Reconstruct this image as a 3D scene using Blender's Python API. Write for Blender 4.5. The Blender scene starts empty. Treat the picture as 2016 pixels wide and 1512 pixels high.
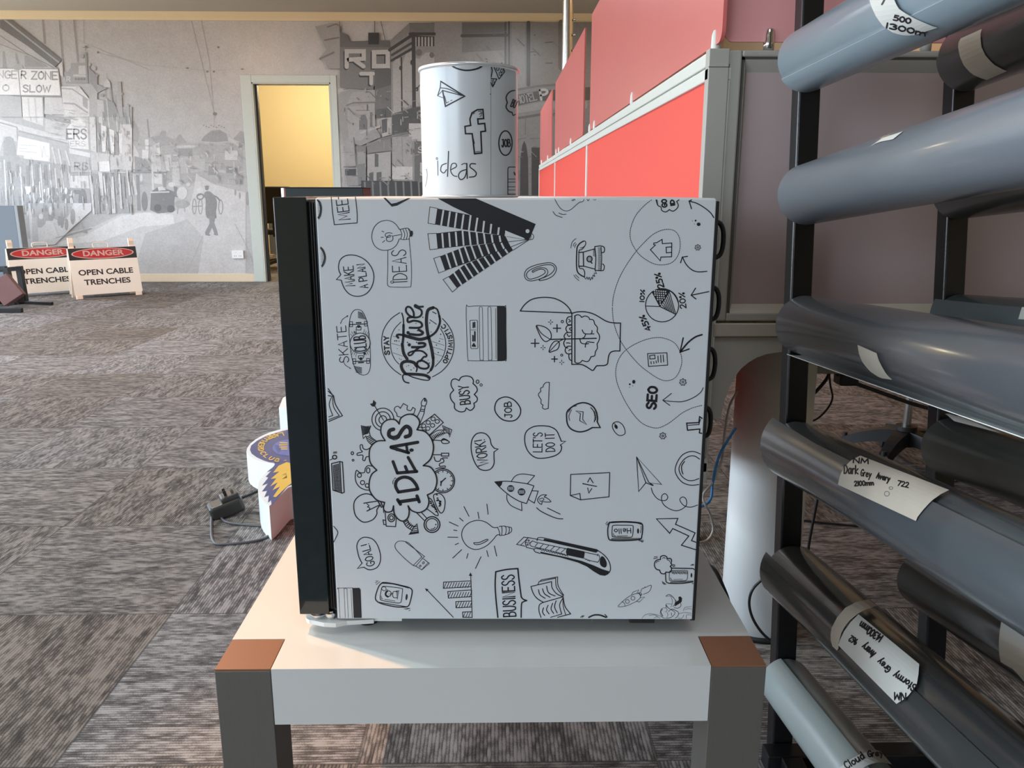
import bpy, bmesh, math, random
from math import sin, cos, pi, radians
from mathutils import Vector, Matrix
from mathutils.geometry import tessellate_polygon

# ------------------------------------------------------------------ camera, world, lights, exposure
SC = bpy.context.scene
COL = SC.collection
F, PITCH, YAW, ROLL = 1591.23, 0.2316, 0.0184, 0.0013
CX, CY = 1008.0, 756.0
CAMP = Vector((0, 0, 0.9222))

def cam_axes():
    cp, sp, cy, sy = cos(PITCH), sin(PITCH), cos(YAW), sin(YAW)
    rz = Matrix(((cy, sy, 0), (-sy, cy, 0), (0, 0, 1)))
    fw, up, rt = rz @ Vector((0, cp, -sp)), rz @ Vector((0, sp, cp)), rz @ Vector((1, 0, 0))
    cr, sr = cos(ROLL), sin(ROLL)
    return cr*rt + sr*up, cr*up - sr*rt, fw
RT, UP, FW = cam_axes()
cd = bpy.data.cameras.new('camera')
cam = bpy.data.objects.new('camera', cd)
COL.objects.link(cam)
cd.sensor_width = 36.0
cd.lens = F/2016*36.0
cd.clip_start, cd.clip_end = 0.05, 100
m = Matrix.Identity(4)
for i in range(3):
    m[i][0], m[i][1], m[i][2] = RT[i], UP[i], -FW[i]
m.translation = CAMP
cam.matrix_world = m
SC.camera = cam

SC.view_settings.view_transform = 'Standard'
SC.view_settings.look = 'None'
SC.view_settings.gamma = 1.0
SC.view_settings.use_curve_mapping = False
SC.view_settings.exposure = 1.12

def make_world(strength=4.2, sky=(0.72, 0.86, 1.0), ground=(0.30, 0.29, 0.27)):
    w = bpy.data.worlds.new('daylight'); SC.world = w; w.use_nodes = True
    nt = w.node_tree; nt.nodes.clear()
    tc = nt.nodes.new('ShaderNodeTexCoord'); sep = nt.nodes.new('ShaderNodeSeparateXYZ')
    mr = nt.nodes.new('ShaderNodeMapRange'); mr.inputs[1].default_value = -0.08; mr.inputs[2].default_value = 0.06
    mx = nt.nodes.new('ShaderNodeMix'); mx.data_type = 'RGBA'
    mx.inputs[6].default_value = (*ground, 1); mx.inputs[7].default_value = (*sky, 1)
    bg = nt.nodes.new('ShaderNodeBackground'); bg.inputs[1].default_value = strength
    out = nt.nodes.new('ShaderNodeOutputWorld')
    L = nt.links.new
    L(tc.outputs['Generated'], sep.inputs[0]); L(sep.outputs[2], mr.inputs[0]); L(mr.outputs[0], mx.inputs[0])
    L(mx.outputs[2], bg.inputs[0]); L(bg.outputs[0], out.inputs[0])
make_world()

def lamp(name, kind, loc, energy, color, **kw):
    d = bpy.data.lights.new(name, kind); d.energy = energy; d.color = color
    for k, v in kw.items():
        if k not in ('aim', 'portal'): setattr(d, k, v)
    o = bpy.data.objects.new(name, d); COL.objects.link(o); o.location = loc
    if 'aim' in kw:
        o.rotation_euler = (Vector(kw['aim'])-Vector(loc)).to_track_quat('-Z', 'Y').to_euler()
    if kw.get('portal'): d.cycles.is_portal = True
    return o
WARM, COOL = (1.0, 0.58, 0.26), (0.86, 0.95, 1.0)
lamp('spotlight', 'SPOT', (-1.02, 1.30, 2.56), 84, (1.0, 0.52, 0.22), shadow_soft_size=0.02, spot_size=radians(31), spot_blend=0.8, aim=(-0.22, 1.02, 0.42))
lamp('spotlight', 'SPOT', (-1.85, 1.60, 2.56), 42, (0.84, 1.0, 0.96), shadow_soft_size=0.04, spot_size=radians(95), spot_blend=0.6, aim=(-1.2, 1.2, 0))  # cool lamp added for the second shadow edge on the table and carpet
lamp('ceiling_downlight', 'POINT', (-3.2, 5.4, 2.56), 30, (1.0, 0.66, 0.40), shadow_soft_size=0.06)
lamp('ceiling_downlight', 'POINT', (1.3, 5.0, 2.56), 15, WARM, shadow_soft_size=0.06)  # added to warm the carpet under the desk, no known fitting
for (x, y, e) in ((0.10, 0.30, 3), (-2.4, 0.9, 10), (-2.4, 4.2, 20), (0.2, 6.6, 25)):
    lamp('overhead_fill_light', 'AREA', (x, y, 2.62), e, COOL, shape='SQUARE', size=0.6, aim=(x, y, 0))  # cool fill lamps added overhead, no ceiling panels are known
lamp('office_ceiling_light', 'POINT', (-2.3, 10.9, 2.4), 72, (1.0, 0.86, 0.58), shadow_soft_size=0.3)
# daylight comes in through the window openings (portals only guide the sampling)
lamp('window_portal', 'AREA', (-6.18, 2.5, 1.4), 1, (1, 1, 1), shape='RECTANGLE', size=11.4, size_y=2.2, aim=(0, 2.5, 1.4), portal=True)
lamp('window_portal', 'AREA', (-3.95, -3.98, 1.45), 1, (1, 1, 1), shape='RECTANGLE', size=3.5, size_y=2.0, aim=(-3.95, 0, 1.45), portal=True)

# ------------------------------------------------------------------ picture measurements -> points of the place
def ray(u, v):
    return (RT*((u-CX)/F) + UP*((CY-v)/F) + FW)
def on_y(u, v, y):
    d = ray(u, v); return CAMP + d*((y-CAMP.y)/d.y)
def on_x(u, v, x):
    d = ray(u, v); return CAMP + d*((x-CAMP.x)/d.x)
def on_z(u, v, z):
    d = ray(u, v); return CAMP + d*((z-CAMP.z)/d.z)
def on_plane(u, v, p, n):
    d = ray(u, v); return CAMP + d*((p-CAMP).dot(n)/d.dot(n))
def on_cyl(u, v, a, ax, r):
    d = ray(u, v).normalized(); o = CAMP-a
    dp = d-ax*d.dot(ax); op = o-ax*o.dot(ax)
    A, B, C = dp.dot(dp), dp.dot(op), op.dot(op)-r*r
    D = B*B-A*C
    if D <= 0:
        q = CAMP+d*(-B/A); w = (q-a)-ax*(q-a).dot(ax)
        return a+ax*(q-a).dot(ax)+w.normalized()*r
    return CAMP+d*((-B-math.sqrt(D))/A)

# ------------------------------------------------------------------ materials
def pm(name, col, rough=0.5, metal=0.0, var=0.06, scale=25, bump=0.0, coat=0.0, spec=0.5, coat_rough=0.08, stretch=None):
    mt = bpy.data.materials.new(name); mt.use_nodes = True
    nt = mt.node_tree; b = nt.nodes['Principled BSDF']; L = nt.links.new
    tc = nt.nodes.new('ShaderNodeTexCoord'); nz = nt.nodes.new('ShaderNodeTexNoise')
    nz.inputs['Scale'].default_value = scale; nz.inputs['Detail'].default_value = 4
    src = tc.outputs['Object']
    if stretch:
        mp = nt.nodes.new('ShaderNodeMapping'); mp.inputs['Scale'].default_value = stretch
        L(src, mp.inputs[0]); src = mp.outputs[0]
    L(src, nz.inputs['Vector'])
    mx = nt.nodes.new('ShaderNodeMix'); mx.data_type = 'RGBA'
    mx.inputs[6].default_value = (*[c*(1-var) for c in col], 1)
    mx.inputs[7].default_value = (*[min(1, c*(1+var)) for c in col], 1)
    L(nz.outputs['Fac'], mx.inputs[0]); L(mx.outputs[2], b.inputs['Base Color'])
    b.inputs['Roughness'].default_value = rough; b.inputs['Metallic'].default_value = metal
    b.inputs['Specular IOR Level'].default_value = spec
    b.inputs['Coat Weight'].default_value = coat; b.inputs['Coat Roughness'].default_value = coat_rough
    if bump:
        bp = nt.nodes.new('ShaderNodeBump'); bp.inputs['Strength'].default_value = bump; bp.inputs['Distance'].default_value = 0.002
        L(nz.outputs['Fac'], bp.inputs['Height']); L(bp.outputs[0], b.inputs['Normal'])
    return mt

M = {}
def mats():
    M['wrap'] = pm('white_vinyl_wrap', (0.66, 0.68, 0.70), 0.45, var=0.015, scale=300)
    M['ink'] = pm('black_print', (0.012, 0.012, 0.016), 0.5, var=0.1)
    M['inkgrey'] = pm('grey_print', (0.22, 0.22, 0.24), 0.5)
    M['gloss_black'] = pm('glossy_black_door', (0.010, 0.018, 0.021), 0.10, var=0.1, coat=0.6, coat_rough=0.04)  # faint teal in the black stands in for a reflection
    M['black'] = pm('matte_black', (0.012, 0.012, 0.013), 0.5)
    M['rubber'] = pm('black_rubber', (0.01, 0.01, 0.011), 0.7, bump=0.1, scale=200)
    M['gasket'] = pm('door_gasket', (0.012, 0.013, 0.016), 0.42, scale=120, bump=0.1)
    M['white_gloss'] = pm('white_gloss_laminate', (0.68, 0.68, 0.66), 0.18, var=0.02, scale=8, coat=0.3)
    M['leg_metal'] = pm('brushed_grey_leg', (0.145, 0.135, 0.120), 0.45, metal=0.25, var=0.08, scale=40, stretch=(20, 20, 1))
    M['cap'] = pm('brown_leg_cap', (0.31, 0.145, 0.078), 0.38, metal=0.3, var=0.06, scale=60, stretch=(1, 20, 1))
    M['white_metal'] = pm('white_metal', (0.74, 0.76, 0.74), 0.35, var=0.03)
    M['chrome'] = pm('chrome', (0.75, 0.77, 0.78), 0.18, metal=1.0, var=0.03)
    M['tin_white'] = pm('white_printed_tin', (0.60, 0.63, 0.66), 0.28, var=0.015, scale=200, coat=0.35, coat_rough=0.15)
    M['tin_rim'] = pm('tin_rim', (0.66, 0.68, 0.70), 0.25, metal=0.4, var=0.03)
    M['fabric_red'] = pm('red_fabric', (0.80, 0.085, 0.060), 0.65, var=0.04, scale=400, bump=0.1)
    M['acrylic_red'] = pm('red_frosted_screen', (0.74, 0.185, 0.170), 0.38, var=0.03, scale=4, coat=0.3, coat_rough=0.3)  # base lightened in place of window glare on the screens
    M['acrylic_edge'] = pm('red_screen_edge', (0.85, 0.11, 0.06), 0.3)
    M['acrylic_pink'] = pm('pink_frosted_screen', (0.95, 0.46, 0.48), 0.38, var=0.03, scale=4, coat=0.3, coat_rough=0.3)  # base made paler in place of light from behind the screen
    M['rail_white'] = pm('white_powder_coat', (0.70, 0.73, 0.68), 0.4, var=0.03)
    M['frame_grey'] = pm('grey_frame', (0.42, 0.41, 0.375), 0.45, var=0.03)
    M['panel_mauve'] = pm('mauve_grey_panel', (0.47, 0.38, 0.385), 0.30, var=0.05, scale=5)
    M['desk_cream'] = pm('cream_edge', (0.52, 0.49, 0.42), 0.5, var=0.03)
    M['bracket'] = pm('pale_grey_bracket', (0.50, 0.51, 0.48), 0.45, var=0.03)
    M['col_white'] = pm('white_column', (0.88, 0.90, 0.90), 0.4, var=0.02)
    M['rack_black'] = pm('black_steel_tube', (0.010, 0.010, 0.011), 0.28, var=0.15, scale=150, bump=0.12)
    M['paper'] = pm('masking_tape', (0.60, 0.54, 0.45), 0.75, var=0.08, scale=30, bump=0.15)
    M['paper_white'] = pm('white_label', (0.66, 0.66, 0.62), 0.6, var=0.05, scale=30)
    M['marker'] = pm('marker_ink', (0.008, 0.008, 0.012), 0.5)
    M['liner'] = pm('white_backing_liner', (0.85, 0.90, 0.90), 0.4, var=0.03)
    M['cardboard'] = pm('cardboard_core', (0.36, 0.25, 0.15), 0.8, var=0.1)
    M['wall_paint'] = pm('tan_wall_paint', (0.36, 0.27, 0.165), 0.8, var=0.03, scale=3)
    M['ceiling'] = pm('ceiling_paint', (0.60, 0.54, 0.43), 0.85, var=0.03, scale=3)
    M['cornice'] = pm('cornice_paint', (0.76, 0.62, 0.38), 0.7, var=0.03, scale=6)
    M['baseboard'] = pm('cream_skirting', (0.70, 0.58, 0.42), 0.5, var=0.04)
    M['door_frame'] = pm('pale_green_grey_frame', (0.50, 0.545, 0.50), 0.4, var=0.04)
    M['yellow_wall'] = pm('yellow_wall_paint', (0.68, 0.57, 0.36), 0.8, var=0.02, scale=2)
    M['window_alu'] = pm('window_aluminium', (0.45, 0.46, 0.47), 0.4, metal=0.5)
    M['sign_white'] = pm('sign_white', (0.90, 0.83, 0.74), 0.5, var=0.03)
    M['sign_black'] = pm('sign_black', (0.018, 0.018, 0.022), 0.45)
    M['sign_red'] = pm('sign_red', (0.50, 0.022, 0.028), 0.4)
    M['sign_pink'] = pm('sign_ring', (0.62, 0.42, 0.38), 0.4)
    M['sign_leg'] = pm('cream_plastic_leg', (0.88, 0.72, 0.58), 0.5)
    M['cabinet_grey'] = pm('blue_grey_cabinet', (0.13, 0.15, 0.175), 0.5, var=0.04)
    M['cabinet_edge'] = pm('grey_cabinet_edge', (0.25, 0.27, 0.28), 0.45)
    M['brown_box'] = pm('red_brown_box', (0.17, 0.085, 0.085), 0.6, var=0.12, scale=12)
    M['pink_card'] = pm('pale_pink_card', (0.55, 0.32, 0.32), 0.6)
    M['acrylic_white'] = pm('white_acrylic', (0.80, 0.83, 0.85), 0.3, var=0.01)
    M['navy'] = pm('navy_print', (0.055, 0.065, 0.20), 0.4)
    M['navy_light'] = pm('blue_print', (0.11, 0.14, 0.40), 0.4)
    M['gold'] = pm('yellow_print', (0.72, 0.46, 0.07), 0.4)
    M['plug_black'] = pm('black_plastic', (0.03, 0.028, 0.026), 0.4, var=0.1)
    M['brass'] = pm('plug_pin', (0.6, 0.55, 0.45), 0.3, metal=1.0)
    M['cable_grey'] = pm('grey_cable', (0.09, 0.09, 0.10), 0.5)
    M['cable_black'] = pm('black_cable', (0.012, 0.012, 0.014), 0.4)
    M['cable_blue'] = pm('blue_cable', (0.05, 0.26, 0.62), 0.45)
    M['cable_white'] = pm('white_cable', (0.5, 0.47, 0.45), 0.45)
    M['tray'] = pm('grey_cable_tray', (0.32, 0.33, 0.31), 0.5)
    M['socket'] = pm('white_socket_plastic', (0.80, 0.80, 0.80), 0.35)
    M['table_black'] = pm('black_table_top', (0.020, 0.034, 0.038), 0.6)
    M['cream_metal'] = pm('cream_metal', (0.62, 0.54, 0.40), 0.4)
    M['mural'] = mural_mat()
    M['carpet'] = carpet_mat()
    for nm, c, r in (('blue_grey', (0.27, 0.345, 0.395), .32), ('steel_grey', (0.19, 0.215, 0.245), .36), ('slate', (0.105, 0.112, 0.125), .22),
                     ('dark_grey', (0.085, 0.096, 0.106), .26), ('charcoal', (0.048, 0.052, 0.052), .2), ('cloud', (0.36, 0.41, 0.40), .3),
                     ('umber_grey', (0.075, 0.075, 0.070), .3), ('teal_grey', (0.075, 0.10, 0.105), .32), ('smoke', (0.075, 0.082, 0.078), .32), ('jet', (0.012, 0.013, 0.015), .25)):
        M['v_'+nm] = pm(nm+'_vinyl', c, r, var=0.03, scale=8, coat=0.5, coat_rough=0.12)

def mural_mat():
    mt = bpy.data.materials.new('photo_mural_print'); mt.use_nodes = True
    nt = mt.node_tree; b = nt.nodes['Principled BSDF']; L = nt.links.new
    at = nt.nodes.new('ShaderNodeVertexColor'); at.layer_name = 'print'
    tc = nt.nodes.new('ShaderNodeTexCoord')
    n1 = nt.nodes.new('ShaderNodeTexNoise'); n1.inputs['Scale'].default_value = 9; n1.inputs['Detail'].default_value = 8; n1.inputs['Roughness'].default_value = 0.7
    n2 = nt.nodes.new('ShaderNodeTexNoise'); n2.inputs['Scale'].default_value = 60; n2.inputs['Detail'].default_value = 3
    L(tc.outputs['Object'], n1.inputs['Vector']); L(tc.outputs['Object'], n2.inputs['Vector'])
    ad = nt.nodes.new('ShaderNodeMath'); ad.operation = 'ADD'; L(n1.outputs['Fac'], ad.inputs[0]); L(n2.outputs['Fac'], ad.inputs[1])
    mr = nt.nodes.new('ShaderNodeMapRange'); mr.inputs[1].default_value = 0.5; mr.inputs[2].default_value = 1.5
    mr.inputs[3].default_value = 0.80; mr.inputs[4].default_value = 1.20; L(ad.outputs[0], mr.inputs[0])
    mx = nt.nodes.new('ShaderNodeMix'); mx.data_type = 'RGBA'; mx.blend_type = 'MULTIPLY'; mx.inputs[0].default_value = 1
    L(at.outputs[0], mx.inputs[6]); L(mr.outputs[0], mx.inputs[7]); L(mx.outputs[2], b.inputs['Base Color'])
    b.inputs['Roughness'].default_value = 0.34; b.inputs['Specular IOR Level'].default_value = 0.5
    return mt

TILE, TX0, TY0 = 0.5, -0.235, 0.1658
def carpet_mat():
    mt = bpy.data.materials.new('striped_carpet_tiles'); mt.use_nodes = True
    nt = mt.node_tree; b = nt.nodes['Principled BSDF']; L = nt.links.new; N = nt.nodes.new
    geo = N('ShaderNodeNewGeometry'); sep = N('ShaderNodeSeparateXYZ'); L(geo.outputs['Position'], sep.inputs[0])
    def mth(op, a, b2=None):
        n = N('ShaderNodeMath'); n.operation = op
        for i, q in enumerate((a, b2)):
            if q is None: continue
            if isinstance(q, (int, float)): n.inputs[i].default_value = q
            else: L(q, n.inputs[i])
        return n.outputs[0]
    tx = mth('DIVIDE', mth('SUBTRACT', sep.outputs[0], TX0), TILE); ty = mth('DIVIDE', mth('SUBTRACT', sep.outputs[1], TY0), TILE)
    ix, iy = mth('FLOOR', tx), mth('FLOOR', ty)
    par = mth('MODULO', mth('ADD', mth('ADD', ix, iy), 100), 2)
    cmb = N('ShaderNodeCombineXYZ'); L(ix, cmb.inputs[0]); L(iy, cmb.inputs[1])
    wn = N('ShaderNodeTexWhiteNoise'); wn.noise_dimensions = '2D'; L(cmb.outputs[0], wn.inputs['Vector'])
    def nz(x, sx, y, sy, det):
        c = N('ShaderNodeCombineXYZ'); L(mth('MULTIPLY', x, sx), c.inputs[0]); L(mth('MULTIPLY', y, sy), c.inputs[1])
        L(mth('MULTIPLY', wn.outputs['Value'], 40), c.inputs[2])
        n = N('ShaderNodeTexNoise'); n.inputs['Scale'].default_value = 1; n.inputs['Detail'].default_value = det; n.inputs['Roughness'].default_value = 0.55
        L(c.outputs[0], n.inputs['Vector']); return n.outputs['Fac']
    def stripes(x, y):
        # rows of loops: every row has its own run of light and dark dashes
        q = mth('DIVIDE', x, 0.0064); row = mth('FLOOR', q); fr = mth('FRACT', q)
        rid = mth('MULTIPLY', mth('MULTIPLY', fr, mth('SUBTRACT', 1.0, fr)), 4.0)
        dash = nz(row, 7.31, y, 34, 1.5)
        row2 = mth('FLOOR', mth('DIVIDE', x, 0.0192)); band = nz(row2, 3.17, y, 9, 1)
        return mth('ADD', mth('MULTIPLY', dash, 0.52), mth('ADD', mth('MULTIPLY', band, 0.34), mth('MULTIPLY', rid, 0.14)))
    sA, sB = stripes(sep.outputs[0], sep.outputs[1]), stripes(sep.outputs[1], sep.outputs[0])
    mixf = N('ShaderNodeMix'); mixf.data_type = 'FLOAT'; L(par, mixf.inputs[0]); L(sA, mixf.inputs[2]); L(sB, mixf.inputs[3])
    st = mixf.outputs[0]
    pile = N('ShaderNodeTexNoise'); pile.inputs['Scale'].default_value = 420; pile.inputs['Detail'].default_value = 2
    L(geo.outputs['Position'], pile.inputs['Vector'])
    s2 = mth('ADD', mth('MULTIPLY', st, 0.78), mth('MULTIPLY', pile.outputs['Fac'], 0.22))
    cr = N('ShaderNodeValToRGB'); e = cr.color_ramp.elements
    e[0].position = 0.41; e[0].color = (0.055, 0.051, 0.051, 1); e[1].position = 0.60; e[1].color = (0.31, 0.295, 0.29, 1)
    mid = cr.color_ramp.elements.new(0.50); mid.color = (0.135, 0.126, 0.124, 1)
    L(s2, cr.inputs[0])
    tr = N('ShaderNodeValToRGB'); t = tr.color_ramp.elements
    t[0].position = 0.0; t[0].color = (0.74, 0.66, 0.59, 1); t[1].position = 1.0; t[1].color = (1.15, 1.15, 1.17, 1)
    L(wn.outputs['Value'], tr.inputs[0])
    mx = N('ShaderNodeMix'); mx.data_type = 'RGBA'; mx.blend_type = 'MULTIPLY'; mx.inputs[0].default_value = 1
    L(cr.outputs[0], mx.inputs[6]); L(tr.outputs[0], mx.inputs[7])
    # thin dark seams between tiles
    fx, fy = mth('FRACT', tx), mth('FRACT', ty)
    ex = mth('ABSOLUTE', mth('SUBTRACT', fx, 0.5)); ey = mth('ABSOLUTE', mth('SUBTRACT', fy, 0.5))
    seam = mth('GREATER_THAN', mth('MAXIMUM', ex, ey), 0.4955)
    mx2 = N('ShaderNodeMix'); mx2.data_type = 'RGBA'; L(mth('MULTIPLY', seam, 0.55), mx2.inputs[0])
    L(mx.outputs[2], mx2.inputs[6]); mx2.inputs[7].default_value = (0.05, 0.047, 0.047, 1)
    L(mx2.outputs[2], b.inputs['Base Color'])
    b.inputs['Roughness'].default_value = 0.9; b.inputs['Specular IOR Level'].default_value = 0.2
    b.inputs['Sheen Weight'].default_value = 0.0
    bp = N('ShaderNodeBump'); bp.inputs['Strength'].default_value = 0.6; bp.inputs['Distance'].default_value = 0.003
    L(s2, bp.inputs['Height']); L(bp.outputs[0], b.inputs['Normal'])
    return mt
mats()
def translucent(mt, col, amount):
    nt = mt.node_tree; L = nt.links.new
    b = nt.nodes['Principled BSDF']; out = nt.nodes['Material Output']
    tr = nt.nodes.new('ShaderNodeBsdfTranslucent'); tr.inputs[0].default_value = (*col, 1)
    mx = nt.nodes.new('ShaderNodeMixShader'); mx.inputs[0].default_value = amount
    L(b.outputs[0], mx.inputs[1]); L(tr.outputs[0], mx.inputs[2]); L(mx.outputs[0], out.inputs[0])
translucent(M['acrylic_pink'], (0.95, 0.42, 0.42), 0.12)
translucent(M['acrylic_red'], (0.85, 0.22, 0.20), 0.10)

# ------------------------------------------------------------------ mesh building
class MB:
    def __init__(s):
        s.v, s.f, s.m, s.c, s.smooth = [], [], [], [], []
        s.slots = []
    def mi(s, mt):
        if mt not in s.slots: s.slots.append(mt)
        return s.slots.index(mt)
    def face(s, pts, mt, col=None, sm=False):
        b = len(s.v); s.v += [tuple(p) for p in pts]
        s.f.append(tuple(range(b, b+len(pts)))); s.m.append(s.mi(mt)); s.c.append(col); s.smooth.append(sm)
    def mesh(s, verts, faces, mt, col=None, sm=False):
        b = len(s.v); s.v += [tuple(p) for p in verts]
        for f in faces:
            s.f.append(tuple(b+i for i in f)); s.m.append(s.mi(mt)); s.c.append(col); s.smooth.append(sm)
    def box(s, lo, hi, mt, T=None, bevel=0.0, seg=2, sm=False):
        bm = bmesh.new()
        bmesh.ops.create_cube(bm, size=1)
        lo, hi = Vector(lo), Vector(hi)
        for v in bm.verts:
            v.co = Vector(((lo[i]+hi[i])/2 + v.co[i]*(hi[i]-lo[i]) for i in range(3)))
        if bevel:
            bmesh.ops.bevel(bm, geom=bm.edges[:], offset=bevel, segments=seg, profile=0.5, affect='EDGES')
        s.bm(bm, mt, T, sm)
    def bm(s, bm, mt, T=None, sm=False):
        bm.verts.index_update()
        vs = [(T @ v.co if T else v.co.copy()) for v in bm.verts]
        s.mesh(vs, [[v.index for v in f.verts] for f in bm.faces], mt, sm=sm); bm.free()
    def prism(s, poly, ext, mt, T=None, cap=True, mt_side=None, bevel=0.0):
        """poly: list of Vector (planar), ext: Vector"""
        bm = bmesh.new(); a = [bm.verts.new(p) for p in poly]; f = bm.faces.new(a)
        r = bmesh.ops.extrude_face_region(bm, geom=[f])
        for g in r['geom']:
            if isinstance(g, bmesh.types.BMVert): g.co += ext
        bmesh.ops.recalc_face_normals(bm, faces=bm.faces[:])
        if bevel: bmesh.ops.bevel(bm, geom=bm.edges[:], offset=bevel, segments=2, profile=0.5, affect='EDGES')
        bmesh.ops.triangulate(bm, faces=[f for f in bm.faces if len(f.verts) > 4])
        s.bm(bm, mt, T)
    def tube(s, path, r, mt, n=10, cap=True, sm=True):
        path = [Vector(p) for p in path]
        rs = r if isinstance(r, (list, tuple)) else [r]*len(path)
        rings = []; prev = None
        for i, p in enumerate(path):
            t = (path[min(i+1, len(path)-1)]-path[max(i-1, 0)]).normalized()
            if prev is None:
                a = t.orthogonal().normalized()
            else:
                a = (prev-t*prev.dot(t)).normalized()
            prev = a; b2 = t.cross(a)
            rings.append([p+(a*cos(2*pi*k/n)+b2*sin(2*pi*k/n))*rs[i] for k in range(n)])
        vs = [q for ring in rings for q in ring]; fs = []
        for i in range(len(rings)-1):
            for k in range(n):
                fs.append((i*n+k, i*n+(k+1) % n, (i+1)*n+(k+1) % n, (i+1)*n+k))
        s.mesh(vs, fs, mt, sm=sm)
        if cap:
            s.face(rings[0][::-1], mt); s.face(rings[-1], mt)
    def lathe(s, prof, mt, c=(0, 0, 0), n=48, sm=True, T=None):
        """prof: (r,z) list"""
        vs = []; c = Vector(c)
        for r, z in prof:
            for k in range(n):
                p = c+Vector((r*cos(2*pi*k/n), r*sin(2*pi*k/n), z)); vs.append(T @ p if T else p)
        fs = []
        for i in range(len(prof)-1):
            for k in range(n): fs.append((i*n+k, i*n+(k+1) % n, (i+1)*n+(k+1) % n, (i+1)*n+k))
        s.mesh(vs, fs, mt, sm=sm)
    def build(s, name, parent=None, loc=None):
        me = bpy.data.meshes.new(name)
        off = Vector(loc) if loc is not None else Vector((0, 0, 0))
        me.from_pydata([tuple(Vector(v)-off) for v in s.v], [], s.f)
        for mt in s.slots: me.materials.append(mt)
        me.polygons.foreach_set('material_index', s.m)
        me.polygons.foreach_set('use_smooth', s.smooth)
        if any(c is not None for c in s.c):
            at = me.color_attributes.new('print', 'FLOAT_COLOR', 'CORNER'); d = []
            for c, f in zip(s.c, s.f):
                c = c if c is not None else (0.5, 0.5, 0.5)
                for _ in f: d += [c[0], c[1], c[2], 1.0]
            at.data.foreach_set('color', d)
        me.update()
        o = bpy.data.objects.new(name, me); COL.objects.link(o)
        o.location = off
        if parent is not None:
            o.parent = parent; o.matrix_parent_inverse = parent_world(parent).inverted()
        return o
def parent_world(o):
    b = Matrix.Translation(o.location) @ o.rotation_euler.to_matrix().to_4x4()
    return b if o.parent is None else parent_world(o.parent) @ o.matrix_parent_inverse @ b
def tag(o, label=None, cat=None, group=None, kind=None):
    if label: o['label'] = label
    if cat: o['category'] = cat
    if group: o['group'] = group
    if kind: o['kind'] = kind
    return o
def thing(name, loc, label, cat, group=None):
    o = bpy.data.objects.new(name, None); COL.objects.link(o); o.location = loc
    o.empty_display_size = 0.05
    return tag(o, label, cat, group)
def struct(mb, name, parent=None):
    o = mb.build(name, parent)
    if parent is None: o['kind'] = 'structure'
    return o

# ------------------------------------------------------------------ drawing printed marks on a surface (measured in crop pixels)
def catmull(pts, closed=False, n=6):
    P = [Vector(p) for p in pts]; out = []
    N = len(P)
    if N < 3: return P
    rng = range(N) if closed else range(N-1)
    for i in rng:
        if closed: a, b, c, d = P[(i-1) % N], P[i], P[(i+1) % N], P[(i+2) % N]
        else: a, b, c, d = P[max(i-1, 0)], P[i], P[i+1], P[min(i+2, N-1)]
        for k in range(n):
            t = k/n
            out.append(0.5*((2*b)+(c-a)*t+(2*a-5*b+4*c-d)*t*t+(3*b-a-3*c+d)*t**3))
    if not closed: out.append(P[-1])
    return out
def pairs(a): return [Vector((a[i], a[i+1])) for i in range(0, len(a), 2)]

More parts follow.
